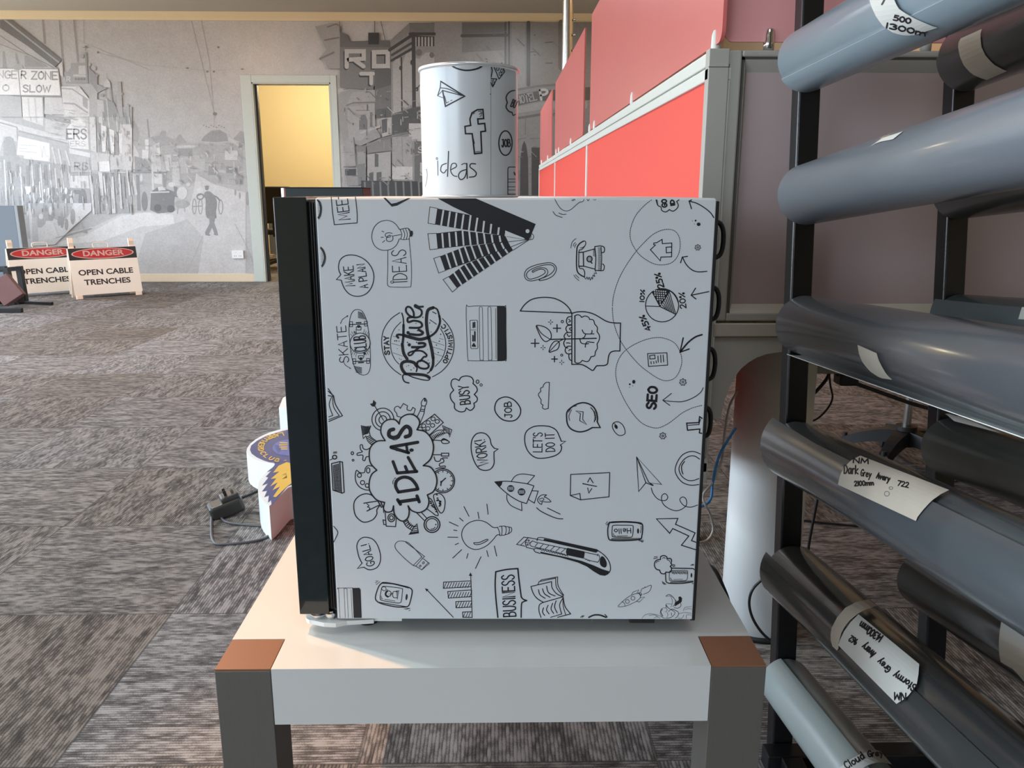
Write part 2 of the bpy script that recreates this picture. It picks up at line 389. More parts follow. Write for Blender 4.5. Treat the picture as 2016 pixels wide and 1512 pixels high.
class Draw:
    """strokes and fills in picture pixels laid on the surface surf(u, v, layer)"""
    def __init__(s, mb, surf, ink, maxseg=None):
        s.mb, s.surf, s.ink, s.maxseg = mb, surf, ink, maxseg
        s.x0 = s.y0 = 0; s.s = 1; s.layer = 1; s.col = None
        s.auto = 0.0; s.bold = 1.0
    def crop(s, x0, y0, sc): s.x0, s.y0, s.s = x0, y0, sc
    def _tick(s): s.layer += s.auto
    def px(s, p): return Vector((s.x0+p[0]/s.s, s.y0+p[1]/s.s))
    def put(s, quad, mt=None):
        s.mb.face([s.surf(q[0], q[1], s.layer) for q in quad], mt or s.ink, s.col)
    def ribbon(s, w, P, closed=False, mt=None):
        P = [s.px(p) for p in P]; w = w*s.bold/s.s/2
        Q = [P[0]]
        for p in P[1:]:
            if (p-Q[-1]).length > 1e-4: Q.append(p)
        if closed and (Q[0]-Q[-1]).length < 1e-4: Q.pop()
        P = Q
        if s.maxseg:
            Q = []
            R_ = P+([P[0]] if closed else [])
            for a, b in zip(R_, R_[1:]):
                k = max(1, int((b-a).length/s.maxseg)+1)
                Q += [a.lerp(b, j/k) for j in range(k)]
            if not closed: Q.append(R_[-1])
            P = Q
        N = len(P)
        if N < 2: return
        A, B = [], []
        for i in range(N):
            if closed: d0, d1 = P[i]-P[i-1], P[(i+1) % N]-P[i]
            else:
                d0 = P[i]-P[i-1] if i > 0 else P[1]-P[0]
                d1 = P[i+1]-P[i] if i < N-1 else P[i]-P[i-1]
            d0.normalize(); d1.normalize()
            n0, n1 = Vector((-d0.y, d0.x)), Vector((-d1.y, d1.x))
            nn = n0+n1
            if nn.length < 0.3: nn = n1.copy(); k = 1
            else:
                nn.normalize(); k = min(1.8, 1/max(0.3, nn.dot(n1)))
            A.append(P[i]+nn*w*k); B.append(P[i]-nn*w*k)
        if not closed:   # round-ish caps
            for e, d in ((0, (P[0]-P[1]).normalized()), (N-1, (P[-1]-P[-2]).normalized())):
                nrm = Vector((-d.y, d.x))
                fan = [P[e]+nrm*w*cos(a)+d*w*sin(a) for a in (0, .6, 1.2, 1.95, 2.55, pi)]
                s.put(fan if e else fan, mt)
        for i in range(N if closed else N-1):
            j = (i+1) % N
            s.put([B[i], B[j], A[j], A[i]], mt)
    def L(s, w, *a, mt=None): s.ribbon(w, pairs(a), mt=mt); s._tick()
    def LC(s, w, *a, mt=None): s.ribbon(w, pairs(a), True, mt=mt); s._tick()
    def C(s, w, *a, mt=None): s.ribbon(w, catmull(pairs(a)), mt=mt); s._tick()
    def O(s, w, *a, mt=None): s.ribbon(w, catmull(pairs(a), True), True, mt=mt); s._tick()
    def ell(s, cx, cy, rx, ry, rot=0, n=28, a0=0, a1=2*pi):
        return [Vector((cx+rx*cos(a)*cos(rot)-ry*sin(a)*sin(rot), cy+rx*cos(a)*sin(rot)+ry*sin(a)*cos(rot)))
                for a in [a0+(a1-a0)*k/n for k in range(n)]]
    def E(s, w, cx, cy, rx, ry, rot=0, mt=None): s.ribbon(w, s.ell(cx, cy, rx, ry, rot), True, mt=mt); s._tick()
    def D(s, cx, cy, rx, ry, rot=0, mt=None):
        s.put([s.px(p) for p in s.ell(cx, cy, rx, ry, rot, 14)][::-1], mt); s._tick()
    def P(s, *a, mt=None, pts=None):
        P = [s.px(p) for p in (pts or pairs(a))]
        for t in tessellate_polygon([[Vector((p.x, p.y, 0)) for p in P]]):
            q = [P[i] for i in t]
            ar = (q[1]-q[0]).cross(q[2]-q[0])
            s.put(q[::-1] if ar > 0 else q, mt)
        s._tick()
    def PO(s, *a, mt=None): s.P(pts=catmull(pairs(a), True, 5), mt=mt)
    def dash(s, w, on, off, *a):
        P = catmull(pairs(a), n=14); acc = 0; cur = [P[0]]; draw = True
        for p, q in zip(P, P[1:]):
            d = (q-p).length; t = 0
            while d-t > 0:
                need = (on if draw else off)-acc; step = min(need, d-t); t += step; acc += step
                x = p.lerp(q, t/d)
                if draw: cur.append(x)
                if acc >= (on if draw else off)-1e-6:
                    if draw and len(cur) > 1: s.ribbon(w, cur)
                    draw = not draw; acc = 0; cur = [x]
    def patch(s, ea, eb, m=8, n=8, mt=None):
        """ruled patch between two edge polylines (crop px)"""
        def res(e, k):
            P = pairs(e); ln = [0]
            for a, b in zip(P, P[1:]): ln.append(ln[-1]+(b-a).length)
            out = []
            for i in range(k+1):
                t = ln[-1]*i/k
                for j in range(len(P)-1):
                    if t <= ln[j+1]+1e-9:
                        out.append(P[j].lerp(P[j+1], (t-ln[j])/max(1e-9, ln[j+1]-ln[j]))); break
            return out
        A, B = res(ea, m), res(eb, m)
        for i in range(m):
            for j in range(n):
                q = [A[i].lerp(B[i], j/n), A[i+1].lerp(B[i+1], j/n), A[i+1].lerp(B[i+1], (j+1)/n), A[i].lerp(B[i], (j+1)/n)]
                s.put([s.px(p) for p in q], mt)
    def glyph(s, ch, w, org, ax, up, mt=None):
        for st in FONT.get(ch, ()):
            sm = st[0] == '~'; pts = [tuple(float(x) for x in p.split(',')) for p in st.lstrip('~').split()]
            Q = [org+ax*x+up*y for x, y in pts]
            if len(Q) == 1:
                s.D(Q[0].x, Q[0].y, w*0.7, w*0.7, mt=mt); continue
            s.ribbon(w, catmull(Q, n=5) if sm else Q, mt=mt)
        s._tick()
    def T(s, w, text, p0, p1, h, mt=None):
        p0, p1 = Vector(p0), Vector(p1); d = p1-p0
        wd = [FW_.get(c, 0.62) for c in text]; gap = 0.2
        tot = sum(wd)+gap*(len(text)-1); ax = d/tot
        u = d.normalized(); up = Vector((u.y, -u.x))*h
        x = 0
        for c, k in zip(text, wd):
            s.glyph(c, w, p0+ax*x, ax*k, up, mt); x += k+gap
    def TA(s, w, text, pts, h, gw, mt=None):
        P = pairs(pts)
        for i, c in enumerate(text):
            t = (P[min(i+1, len(P)-1)]-P[max(i-1, 0)]).normalized(); up = Vector((t.y, -t.x))*h
            k = FW_.get(c, 0.62)/0.62*gw
            s.glyph(c, w, P[i]-t*k/2-up/2, t*k, up, mt)
    def gear(s, w, cx, cy, r):
        P = []
        for k in range(48):
            a = 2*pi*k/48; P.append(Vector((cx+cos(a)*r*(0.86+0.14*math.tanh(3*sin(7*a))), cy+sin(a)*r*(0.86+0.14*math.tanh(3*sin(7*a))))))
        s.ribbon(w, P, True); s.E(w, cx, cy, r*0.28, r*0.28)
FW_ = {'I': 0.12, 'i': 0.12, 'l': 0.15, '!': 0.12, "'": 0.1, ' ': 0.3, 'M': 0.8, 'W': 0.9, 'm': 0.9, 'w': 0.8, '1': 0.2, 'J': 0.5, 't': 0.4, 'r': 0.4, '%': 0.75}
FONT = {
 'A': ['0,0 .5,1 1,0', '.18,.36 .82,.36'], 'B': ['0,0 0,1', '~0,1 .6,.97 .78,.78 .6,.56 0,.53', '~0,.53 .75,.5 .98,.27 .7,.03 0,0'],
 'C': ['~1,.85 .6,1 .2,.85 0,.5 .2,.15 .6,0 1,.15'], 'D': ['0,0 0,1', '~0,1 .6,.92 1,.5 .6,.08 0,0'],
 'E': ['1,1 0,1 0,0 1,0', '0,.52 .8,.52'], 'F': ['1,1 0,1 0,0', '0,.5 .8,.5'], 'G': ['~1,.85 .6,1 .2,.85 0,.5 .2,.12 .6,0 .95,.12 1,.42', '1,.45 .55,.45'],
 'H': ['0,0 0,1', '1,0 1,1', '0,.5 1,.5'], 'I': ['.5,0 .5,1'], 'J': ['~.75,1 .75,.3 .6,.03 .25,0 0,.2', '.3,1 1,1'], 'K': ['0,0 0,1', '1,1 0,.42', '.3,.6 1,0'],
 'L': ['0,1 0,0 1,0'], 'M': ['0,0 .1,1 .5,.25 .9,1 1,0'], 'N': ['0,0 0,1 1,0 1,1'], 'O': ['~.5,1 .1,.8 0,.5 .1,.2 .5,0 .9,.2 1,.5 .9,.8 .5,1'],
 'P': ['0,0 0,1', '~0,1 .7,.97 1,.75 .7,.5 0,.47'], 'R': ['0,0 0,1', '~0,1 .7,.97 .95,.76 .7,.54 0,.5', '.4,.5 1,0'],
 'S': ['~.95,.84 .6,1 .2,.95 .05,.74 .3,.56 .75,.44 .97,.22 .7,.02 .3,0 0,.16'], 'T': ['0,1 1,1', '.5,1 .5,0'], 'U': ['~0,1 0,.4 .2,.05 .5,0 .8,.05 1,.4 1,1'],
 'V': ['0,1 .5,0 1,1'], 'W': ['0,1 .25,0 .5,.8 .75,0 1,1'], 'Y': ['0,1 .5,.5 1,1', '.5,.5 .5,0'], 'Z': ['0,1 1,1 0,0 1,0'],
 '0': ['~.5,1 .1,.8 0,.5 .1,.2 .5,0 .9,.2 1,.5 .9,.8 .5,1'], '1': ['.5,0 .5,1'], '2': ['~0,.8 .3,1 .75,.95 .85,.7 .5,.35 0,0', '0,0 1,0'],
 '3': ['~0,.9 .5,1 .9,.8 .5,.55', '~.5,.55 1,.35 .7,.03 0,.08'], '4': ['.7,0 .7,1 0,.35 1,.35'], '5': ['.9,1 .2,1 .1,.58', '~.1,.58 .6,.62 .95,.38 .7,.05 0,.05'],
 '6': ['~.8,1 .25,.7 0,.3 .3,0 .8,.05 .9,.35 .5,.5 .1,.3'], '7': ['0,1 1,1 .3,0'], '9': ['~.9,.75 .5,1 .1,.75 .4,.5 .9,.72 .85,.3 .6,0'],
 '%': ['1,1 .1,0', '~.15,.95 .02,.8 .15,.65 .28,.8 .15,.95', '~.85,.35 .72,.2 .85,.05 .98,.2 .85,.35'], '!': ['.5,1 .5,.32', '.5,.04'], "'": ['.5,1 .5,.75'],
 'a': ['~.85,.55 .4,.62 .05,.35 .2,.03 .6,.08 .85,.4', '.85,.62 .9,0'], 'b': ['0,1 0,0'], 'c': ['~.9,.5 .5,.62 .1,.4 .2,.06 .6,0 .9,.12'],
 'd': ['~.85,.5 .4,.6 .05,.3 .3,0 .8,.15', '.85,1 .88,0'], 'e': ['~.05,.3 .8,.35 .6,.62 .15,.5 .1,.15 .5,0 .95,.12'],
 'g': ['~.8,.55 .3,.6 .05,.35 .4,.15 .8,.5 .8,-.2 .4,-.4 .05,-.25'], 'h': ['0,0 0,1', '~0,.4 .5,.6 .8,.4 .85,0'], 'i': ['.5,0 .5,.6', '.5,.85'],
 'k': ['0,0 0,1', '.8,.6 0,.25 .85,0'], 'l': ['.5,0 .5,1'], 'm': ['0,0 0,.6', '~0,.4 .25,.6 .45,.4 .45,0', '~.45,.4 .75,.6 .95,.4 1,0'], 'n': ['0,0 0,.6', '~0,.4 .5,.62 .85,.4 .9,0'],
 'o': ['~.5,.6 .1,.45 .05,.2 .4,0 .85,.15 .9,.42 .5,.6'], 'r': ['0,0 .05,.6', '~.05,.35 .4,.6 .9,.58'], 's': ['~.85,.55 .4,.62 .15,.45 .8,.2 .6,.02 .05,.05'],
 't': ['.5,1 .45,0', '0,.65 1,.65'], 'u': ['~0,.6 .05,.15 .4,0 .8,.25', '.85,.6 .9,0'], 'v': ['0,.6 .45,0 .9,.6'], 'w': ['0,.6 .25,0 .5,.5 .75,0 1,.6'], 'y': ['0,.6 .45,.1', '.9,.6 .2,-.4'],
}

# ------------------------------------------------------------------ the room
D_BACK, Z_CEIL = 8.714, 2.66
XL, XR, YF = -6.2, 2.3, -4.0
Z_COR = CAMP.z + 1.6706
dl, dr_ = on_y(505, 300, D_BACK).x, on_y(657, 300, D_BACK).x           # door opening
dz_top = on_y(575, 163, D_BACK).z

mb = MB(); mb.box((XL-.3, YF-.3, -0.05), (XR+.2, 13.0, 0), M['carpet']); struct(mb, 'floor')
mb = MB(); mb.box((XL-.3, YF-.3, Z_CEIL), (XR+.2, D_BACK+.12, Z_CEIL+.1), M['ceiling']); struct(mb, 'ceiling')
mb = MB()
mb.box((XL-.3, D_BACK, 0), (dl, D_BACK+.12, Z_CEIL), M['wall_paint'])
mb.box((dr_, D_BACK, 0), (XR+.2, D_BACK+.12, Z_CEIL), M['wall_paint'])
mb.box((dl, D_BACK, dz_top), (dr_, D_BACK+.12, Z_CEIL), M['wall_paint'])
wall_back = struct(mb, 'wall_back')
mb = MB(); mb.box((XR, YF, 0), (XR+.15, D_BACK, Z_CEIL), M['wall_paint']); struct(mb, 'wall_right')
mb = MB()
mb.box((XL-.15, YF, 0), (XL, D_BACK, 0.25), M['wall_paint']); mb.box((XL-.15, YF, 2.5), (XL, D_BACK, Z_CEIL), M['wall_paint'])
struct(mb, 'wall_left')
k = 0
y = YF+.1
while y < D_BACK-.2:
    k += 1; y2 = min(y+1.8, D_BACK-.02)
    mb = MB(); x0, x1 = XL-.10, XL-.04
    mb.box((x0, y, .25), (x1, y+.05, 2.5), M['window_alu']); mb.box((x0, y2-.05, .25), (x1, y2, 2.5), M['window_alu'])
    mb.box((x0, y, .25), (x1, y2, .30), M['window_alu']); mb.box((x0, y, 2.45), (x1, y2, 2.5), M['window_alu'])
    struct(mb, 'window_%d' % k); y = y2
mb = MB()
mb.box((XL, YF-.15, 0), (XR, YF, 0.4), M['wall_paint']); mb.box((XL, YF-.15, 2.45), (XR, YF, Z_CEIL), M['wall_paint'])
mb.box((XL, YF-.15, .4), (-5.7, YF, 2.45), M['wall_paint']); mb.box((-2.2, YF-.15, .4), (XR, YF, 2.45), M['wall_paint'])
struct(mb, 'wall_front')
for q in range(2):
    k += 1; xa = -5.7+q*1.75; mb = MB()
    for lo, hi in (((xa, .4), (xa+.05, 2.45)), ((xa+1.7, .4), (xa+1.75, 2.45)), ((xa, .4), (xa+1.75, .45)), ((xa, 2.4), (xa+1.75, 2.45))):
        mb.box((lo[0], YF-.1, lo[1]), (hi[0], YF-.04, hi[1]), M['window_alu'])
    struct(mb, 'window_%d' % k)
mb = MB()
mb.prism([Vector((XL, D_BACK, Z_COR)), Vector((XL, D_BACK-.012, Z_COR)), Vector((XL, D_BACK-.03, Z_COR+.02)), Vector((XL, D_BACK-.07, Z_CEIL-.012)), Vector((XL, D_BACK-.085, Z_CEIL)), Vector((XL, D_BACK, Z_CEIL))],
         Vector((XR-XL, 0, 0)), M['cornice'])
struct(mb, 'trim_1')
# door opening: frame with architrave and stops, the left stop black in place of the reveal's shade
o_l, o_r, o_t = on_y(484, 300, D_BACK).x, on_y(669, 300, D_BACK).x, on_y(575, 148, D_BACK).z
mb = MB()
for (xa, xb) in ((o_l, dl), (dr_, o_r)):
    mb.box((xa, D_BACK-.016, 0), (xb, D_BACK, o_t), M['door_frame'], bevel=.004)
mb.box((dl, D_BACK-.016, dz_top), (dr_, D_BACK, o_t), M['door_frame'], bevel=.004)
for (xa, xb) in ((dl, dl+.012), (dr_-.012, dr_)):
    mb.box((xa, D_BACK-.016, 0), (xb, D_BACK+.12, dz_top), M['door_frame'])
mb.box((dl, D_BACK-.016, dz_top-.012), (dr_, D_BACK+.12, dz_top), M['door_frame'])
mb.box((dl+.012, D_BACK+.05, 0), (dl+.035, D_BACK+.10, dz_top-.012), M['sign_black'])
mb.box((dr_-.03, D_BACK+.05, 0), (dr_-.012, D_BACK+.10, dz_top-.012), M['door_frame'])
struct(mb, 'door_1')
mb = MB(); mb.box((XL, D_BACK-.014, 0), (o_l, D_BACK, .085), M['baseboard'], bevel=.003); mb.box((o_r, D_BACK-.014, 0), (XR, D_BACK, .085), M['baseboard'], bevel=.003)
struct(mb, 'baseboard_back')
# the yellow office beyond the doorway
mb = MB()
mb.box((-5.0, 12.6, 0), (-.2, 12.75, 2.66), M['yellow_wall']); struct(mb, 'wall_far')
mb = MB(); mb.box((-5.1, D_BACK+.12, 0), (-5.0, 12.6, 2.66), M['yellow_wall']); struct(mb, 'wall_far_left')
mb = MB(); mb.box((-.2, D_BACK+.12, 0), (-.1, 12.6, 2.66), M['yellow_wall']); struct(mb, 'wall_far_right')
mb = MB(); mb.box((-5.1, D_BACK+.12, 2.66), (-.1, 12.75, 2.76), M['ceiling']); struct(mb, 'ceiling_office')

# ------------------------------------------------------------------ photo mural printed on the back wall
def wall_surf(u, v, layer): return on_y(u, v, D_BACK-.0006-.00004*layer)
mb = MB(); W = Draw(mb, wall_surf, M['mural']); W.auto = 1.0; W.layer = 0
TINT = (1.0, 0.97, 0.955)
KD = [1.0, 0.0]
def g(x):
    x = max(.02, x*KD[0]-KD[1]); W.col = (x*TINT[0], x*TINT[1], x*TINT[2])
def rect3(x0, z0, x1, z1):
    mb.face([(x0, D_BACK-.0005, z0), (x1, D_BACK-.0005, z0), (x1, D_BACK-.0005, z1), (x0, D_BACK-.0005, z1)], M['mural'], W.col)
g(.42)
xr_m = 1.42
rect3(XL, .085, o_l, Z_COR); rect3(o_r, .085, xr_m, Z_COR); rect3(o_l, o_t, o_r, Z_COR)
def mural():
    W.crop(240, 200, 5.4)   # distant street
    g(.40); W.P(0,300,130,200,160,240,300,380,450,310,700,420,850,430,1110,330,1250,450,1300,330,1317,330,1317,1000,900,900,500,880,0,1180)
    g(.27); W.P(840,420,870,370,950,310,1040,300,1110,340,1130,420,1000,430)
    g(.30); W.P(1180,400,1260,310,1317,330,1317,480,1290,440)
    g(.46); W.P(1130,420,1130,370,1250,440,1240,470)
    g(.32); W.P(300,380,400,360,420,310,465,310,470,370,560,400,620,340,690,440,400,480)
    g(.36); W.P(420,480,700,440,1290,470,1290,900,900,860,480,880)
    g(.50); W.L(26,590,480,770,475)
    g(.28); W.P(600,500,750,500,750,590,600,570)
    g(.42); W.P(600,600,880,560,880,740,620,770)
    g(.52); W.P(1095,510,1225,520,1225,620,1095,620)
    g(.26); W.P(920,690,1000,690,1000,780,920,780); W.P(1110,690,1180,690,1180,760,1110,760); W.P(1200,820,1290,820,1290,880,1210,880); W.P(1195,700,1230,700,1230,760,1195,760)
    g(.45); W.L(10,980,560,985,760); W.L(12,1190,640,1200,820); W.L(14,1240,760,1290,740); W.L(30,1030,740,1090,745)
    g(.30); W.L(8,880,650,1080,660); W.L(8,1030,540,1090,540); W.L(10,1140,825,1290,830)
    g(.56); W.P(0,300,40,290,110,420,180,560,150,980,90,990,40,560,0,560)
    g(.33); W.P(90,210,130,200,150,240,190,320,170,430,120,420)
    g(.30); W.P(135,580,290,620,300,740,140,760)
    g(.26); W.L(14,270,190,290,380); W.L(18,65,30,70,200)
    g(.50); W.P(300,480,400,430,420,740,320,760); W.P(440,570,520,560,530,740,460,740); W.P(530,640,610,640,620,900,540,880)
    g(.36); W.L(14,440,600,470,740); W.L(14,500,600,520,760); W.L(10,590,560,640,880)
    g(.64); W.P(215,510,285,515,280,610,215,605); W.P(245,400,285,400,285,510,250,510); W.P(370,480,405,485,410,570,380,550)
    g(.28); W.P(205,605,265,610,265,680,205,675); W.P(60,430,85,430,85,500,60,500); W.P(70,590,95,590,95,630,75,640)
    g(.38); W.P(0,760,470,740,470,960,0,1180)
    g(.24); W.L(16,130,755,470,755); W.P(430,760,460,760,470,910,440,910); W.P(0,770,30,770,50,1170,0,1180); W.P(150,780,185,790,200,1160,165,1160)
    g(.56); W.L(20,320,560,330,930); W.L(30,90,700,150,980); W.L(22,40,700,90,980); W.P(340,770,425,770,425,880,345,870); W.D(205,810,15,40)
    g(.52); W.P(0,1190,300,1170,500,1190,720,1100,760,960,790,760,830,790,980,880,1317,970,1317,1900,-500,1900,-1296,1500,-700,1420,-300,1330)
    g(.62); W.P(-400,1430,0,1210,240,1180,540,1200,560,1300,200,1330,-200,1480,-1000,1560)
    g(.44); W.P(250,1400,700,1250,870,1450,800,1890,100,1890)
    g(.17); W.P(310,960,380,910,480,930,560,960,550,1170,380,1190,300,1150)
    g(.56); W.L(14,310,965,500,960); W.D(530,882,40,26); W.P(380,910,430,900,470,940,390,950)
    g(.20); W.P(550,900,590,910,595,1020,560,1010); W.D(240,1060,32,105); W.D(445,1040,16,16)
    g(.10); W.D(380,1130,40,40); W.D(520,1140,40,40)
    g(.54); W.D(640,970,58,68); W.D(705,880,22,22)
    g(.33); W.D(640,1090,80,45); W.L(12,600,1100,590,1190); W.L(12,660,1100,670,1170)
    g(.27); W.E(9,770,1115,20,80); W.E(9,835,1115,20,80); W.E(10,1050,1120,22,75); W.L(12,760,1115,850,1110)
    g(.57); W.D(830,940,34,38)
    g(.20); W.E(13,832,1010,34,30); W.C(16,800,1000,850,985,890,1020,940,1000,1000,1010,1040,1050)
    g(.21); W.D(903,918,20,27); W.L(8,880,900,926,900); W.PO(872,990,890,958,935,956,990,1010,1010,1080,1000,1170,1000,1240,910,1240,888,1160,890,1050)
    g(.24); W.L(44,950,1235,955,1300,905,1395); W.L(38,970,1235,962,1290,1000,1400); W.L(18,895,1412,930,1418); W.L(18,985,1410,1015,1415)
    g(.29); W.D(1335,1030,18,75); W.D(1253,1000,9,35); W.D(1205,965,9,35)
    g(.40); W.L(7,862,1420,700,1810); W.L(7,1200,1300,1316,1520); W.L(6,1316,1520,1430,1820)
    W.crop(0, 0, 1)
    g(.36); W.L(.9,376,40,396,118); W.L(.9,396,40,412,120); W.L(.7,396,118,424,232); W.L(.7,412,120,422,240); W.L(.8,194,104,290,128,370,135,420,140); W.L(.8,420,139,484,136); W.L(.8,150,78,300,140)
    g(.16); W.D(430,93,2.4,2); W.D(193,103,2.2,2.2); W.D(369,134,3,1.6); W.D(408,141,2,2); W.D(421,141,2,2); W.D(477,136,3,1.6); W.D(423,224,4,3.2)
    for i in range(9): W.D(401+i*5, 247+(i % 3)*2, 1, 1)
    W.crop(0, 210, 7.2)     # shop fronts and verandah posts on the left
    g(.42); W.P(0,0,1872,0,1872,300,1872,1512,0,1512)
    g(.40); W.P(0,0,320,0,330,170,0,170)
    g(.62); W.P(320,0,610,0,610,270,330,180)
    g(.48); W.L(18,420,20,440,200); W.L(18,500,40,520,220)
    g(.52); W.P(620,0,950,0,960,110,640,70); W.P(640,170,960,230,960,300,940,450,640,340)
    g(.33); W.P(620,110,720,120,900,150,1050,220,960,240,640,170)
    g(.56); W.P(910,20,1250,30,1250,300,1050,220,960,120)
    g(.64); W.P(915,10,1040,10,1045,115,920,115)
    g(.57); W.P(0,180,250,250,1000,450,960,520,250,340,0,260)
    g(.33); W.L(18,0,225,235,290,250,330); W.L(22,270,345,950,520); W.L(10,240,300,255,480); W.L(8,430,390,950,480)
    g(.54); W.P(0,270,230,320,240,500,60,420,0,640)
    g(.33); W.P(45,760,50,500,80,430,140,420,190,450,215,560,240,760)
    g(.34); W.P(0,700,240,690,340,740,720,790,1000,830,1000,920,1280,950,1500,950,1872,900,1872,1512,0,1512)
    g(.72); W.P(260,420,700,520,715,780,340,735,340,690,240,680)
    g(.48); W.L(8,270,540,510,555); W.L(8,270,590,380,595); W.L(8,270,630,520,650); W.C(7,570,560,590,640,600,720,620,560,650,690,690,700)
    g(.70); W.P(950,290,1240,300,1260,610,990,580); W.P(940,300,1010,235,1050,290); W.PO(1000,190,1100,150,1190,210,1200,290,1060,290)
    g(.24); W.T(22,'ERS',(945,455),(1225,455),135)
    g(.46); W.T(10,'ERS',(1000,560),(1210,560),70)
    g(.64); W.P(980,590,1280,660,1280,720,985,660)
    g(.44); W.P(1000,680,1260,720,1280,920,1010,930)
    g(.28); W.T(20,'RS',(1060,895),(1245,895),100)
    g(.30); W.L(16,1010,935,1290,935)
    g(.60); W.P(1000,980,1250,980,1270,1160,990,1150)
    g(.56)
    for q in ((740,580,790,800),(830,610,870,810),(930,630,990,830)): W.L(26,*q)
    for q in ((700,820,760,1512),(780,880,840,1512),(870,880,950,1512),(980,950,1050,1512)): W.L(20,*q)
    for q in ((60,760,110,1512),(290,860,330,1512),(450,820,490,1512),(570,820,620,1512)): W.L(24,*q)
    g(.26)
    for q in ((120,800,140,1150),(390,850,400,1100),(510,830,530,1100),(640,840,660,1100),(750,1160,780,1400),(920,1180,940,1400)): W.L(44,*q)
    g(.20); W.D(1170,1330,60,170); W.P(1060,1180,1130,1180,1120,1240,1070,1240)
    random.seed(5)
    for i in range(70):
        g(random.choice((.22,.27,.55,.62,.30))); W.D(random.uniform(380,1050),random.uniform(1170,1512),random.uniform(8,26),random.uniform(20,60))
    g(.74); W.D(190,1150,12,28); W.P(350,1130,440,1135,440,1210,370,1250); W.L(16,560,1070,575,1280); W.P(670,1150,700,1150,695,1260,670,1260)
    g(.60); W.P(1260,0,1350,0,1370,650,1290,620)
    g(.34); W.P(1350,0,1872,0,1872,300,1700,360,1350,200)
    g(.56); W.P(1390,40,1440,40,1480,600,1420,600); W.L(14,1510,0,1550,300); W.L(10,1640,0,1665,360); W.P(1700,250,1872,250,1872,900,1740,900)
    g(.30); W.P(1365,200,1430,240,1450,650,1400,640); W.P(1505,290,1550,310,1575,670,1520,660); W.P(1620,340,1670,360,1690,700,1640,690); W.P(1800,340,1840,345,1840,400,1800,400); W.P(1830,700,1860,710,1860,780,1830,770)
    g(.70); W.P(1430,260,1505,280,1500,640,1450,640); W.P(1545,310,1620,340,1620,680,1575,660); W.P(1680,370,1730,390,1725,700,1690,700); W.P(1390,780,1550,770,1560,920,1400,920)
    g(.52); W.P(1290,640,1740,700,1760,880,1560,900,1560,770,1390,780,1390,900,1300,900)
    g(.30); W.L(16,1380,940,1600,945); W.P(1610,890,1680,890,1690,1240,1640,1240); W.P(1720,980,1760,990,1780,1300,1740,1300); W.P(1350,960,1390,960,1420,1512,1380,1512); W.P(1500,990,1550,990,1580,1512,1540,1512)
    g(.58); W.P(1390,930,1450,930,1470,1260,1420,1260); W.L(30,1280,980,1330,1512); W.L(26,1470,990,1530,1512); W.P(1560,990,1610,990,1640,1512,1590,1512); W.L(30,1690,960,1720,1430); W.L(26,1800,900,1840,1250); W.L(14,1680,930,1780,930)
    W.crop(0, 400, 6.87)    # people at the kerb
    g(.58); W.P(380,0,1237,0,1237,100,980,330,740,560,420,580)
    g(.40); W.P(400,0,990,0,960,120,860,260,700,200,560,330,460,330)
    g(.33); W.D(690,170,40,80); W.D(840,220,30,120); W.D(900,290,26,80); W.D(985,180,34,110); W.D(800,240,24,70)
    g(.62); W.P(620,240,700,240,790,430,690,490,600,480); W.D(555,180,30,40); W.D(680,100,20,60)
    g(.48); W.P(430,200,500,180,520,520,440,520); W.L(8,730,270,790,440)
    g(.34); W.L(12,760,470,1230,340); W.L(8,1070,180,1130,360); W.D(1145,385,24,14)
    W.crop(0, 30, 7.562)    # roofs, warning board and tower, top left
    g(.40); W.P(0,170,400,450,820,770,870,800,0,800)
    g(.15); W.P(0,70,180,70,920,660,870,720,820,770,400,450,0,190)
    g(.34); W.P(50,70,90,70,890,700,870,712)
    g(.22); W.L(14,0,300,400,570,800,780); W.L(10,0,430,450,600,700,760)
    g(.30); W.P(40,540,70,540,110,790,40,790); W.P(225,560,250,560,300,720,240,720); W.P(360,600,420,600,700,770,370,770)
    g(.52); W.P(870,740,930,680,940,920,900,900)
    g(.26); W.L(16,630,70,660,420); W.L(13,880,80,940,830); W.L(14,1095,70,1155,690); W.L(5,1240,70,1250,420)
    g(.30); W.P(950,840,1010,840,1050,780,1060,710,1290,710,1310,1010,980,1010)
    g(.46); W.P(1170,750,1280,750,1280,880,1170,880); W.P(1090,880,1290,890,1290,920,1090,910)
    g(.56); W.T(12,'R',(995,985),(1045,985),70)
    g(.18)
    for i in range(4): W.D(1130+i*42, 950, 20, 18)
    g(.36); W.D(1215,610,35,30); W.D(1400,790,30,30); W.L(6,1212,530,1214,590); W.L(6,1400,710,1402,770); W.D(1330,735,24,24)
    g(.26); W.P(1310,700,1340,800,1450,900,1450,1150,1320,1000); W.L(30,1275,560,1300,1000); W.D(1430,895,34,20)
    g(.18); W.L(10,1235,480,1310,482); W.D(1277,465,16,14); W.L(8,1275,450,1270,530)
    g(.30); W.P(1450,1030,1560,1075,1650,1090,1650,1060,1540,1110,1450,1160)
    g(.48); W.P(1545,1070,1550,1000,1590,940,1640,1000,1650,1080)
    g(.28); W.L(24,1640,1080,1665,1300); W.L(6,1590,870,1592,950); W.L(10,1560,1085,1570,1240)
    g(.38); W.P(1340,1000,1450,1150,1450,1512,1310,1512)
    g(.27); W.P(1530,1270,1600,1260,1700,1310,1750,1430,1750,1512,1550,1512); W.D(1520,1190,24,24); W.D(1670,1320,30,30)
    g(.45); W.P(1450,1250,1535,1270,1560,1512,1450,1512); W.L(16,1585,1240,1610,1512)
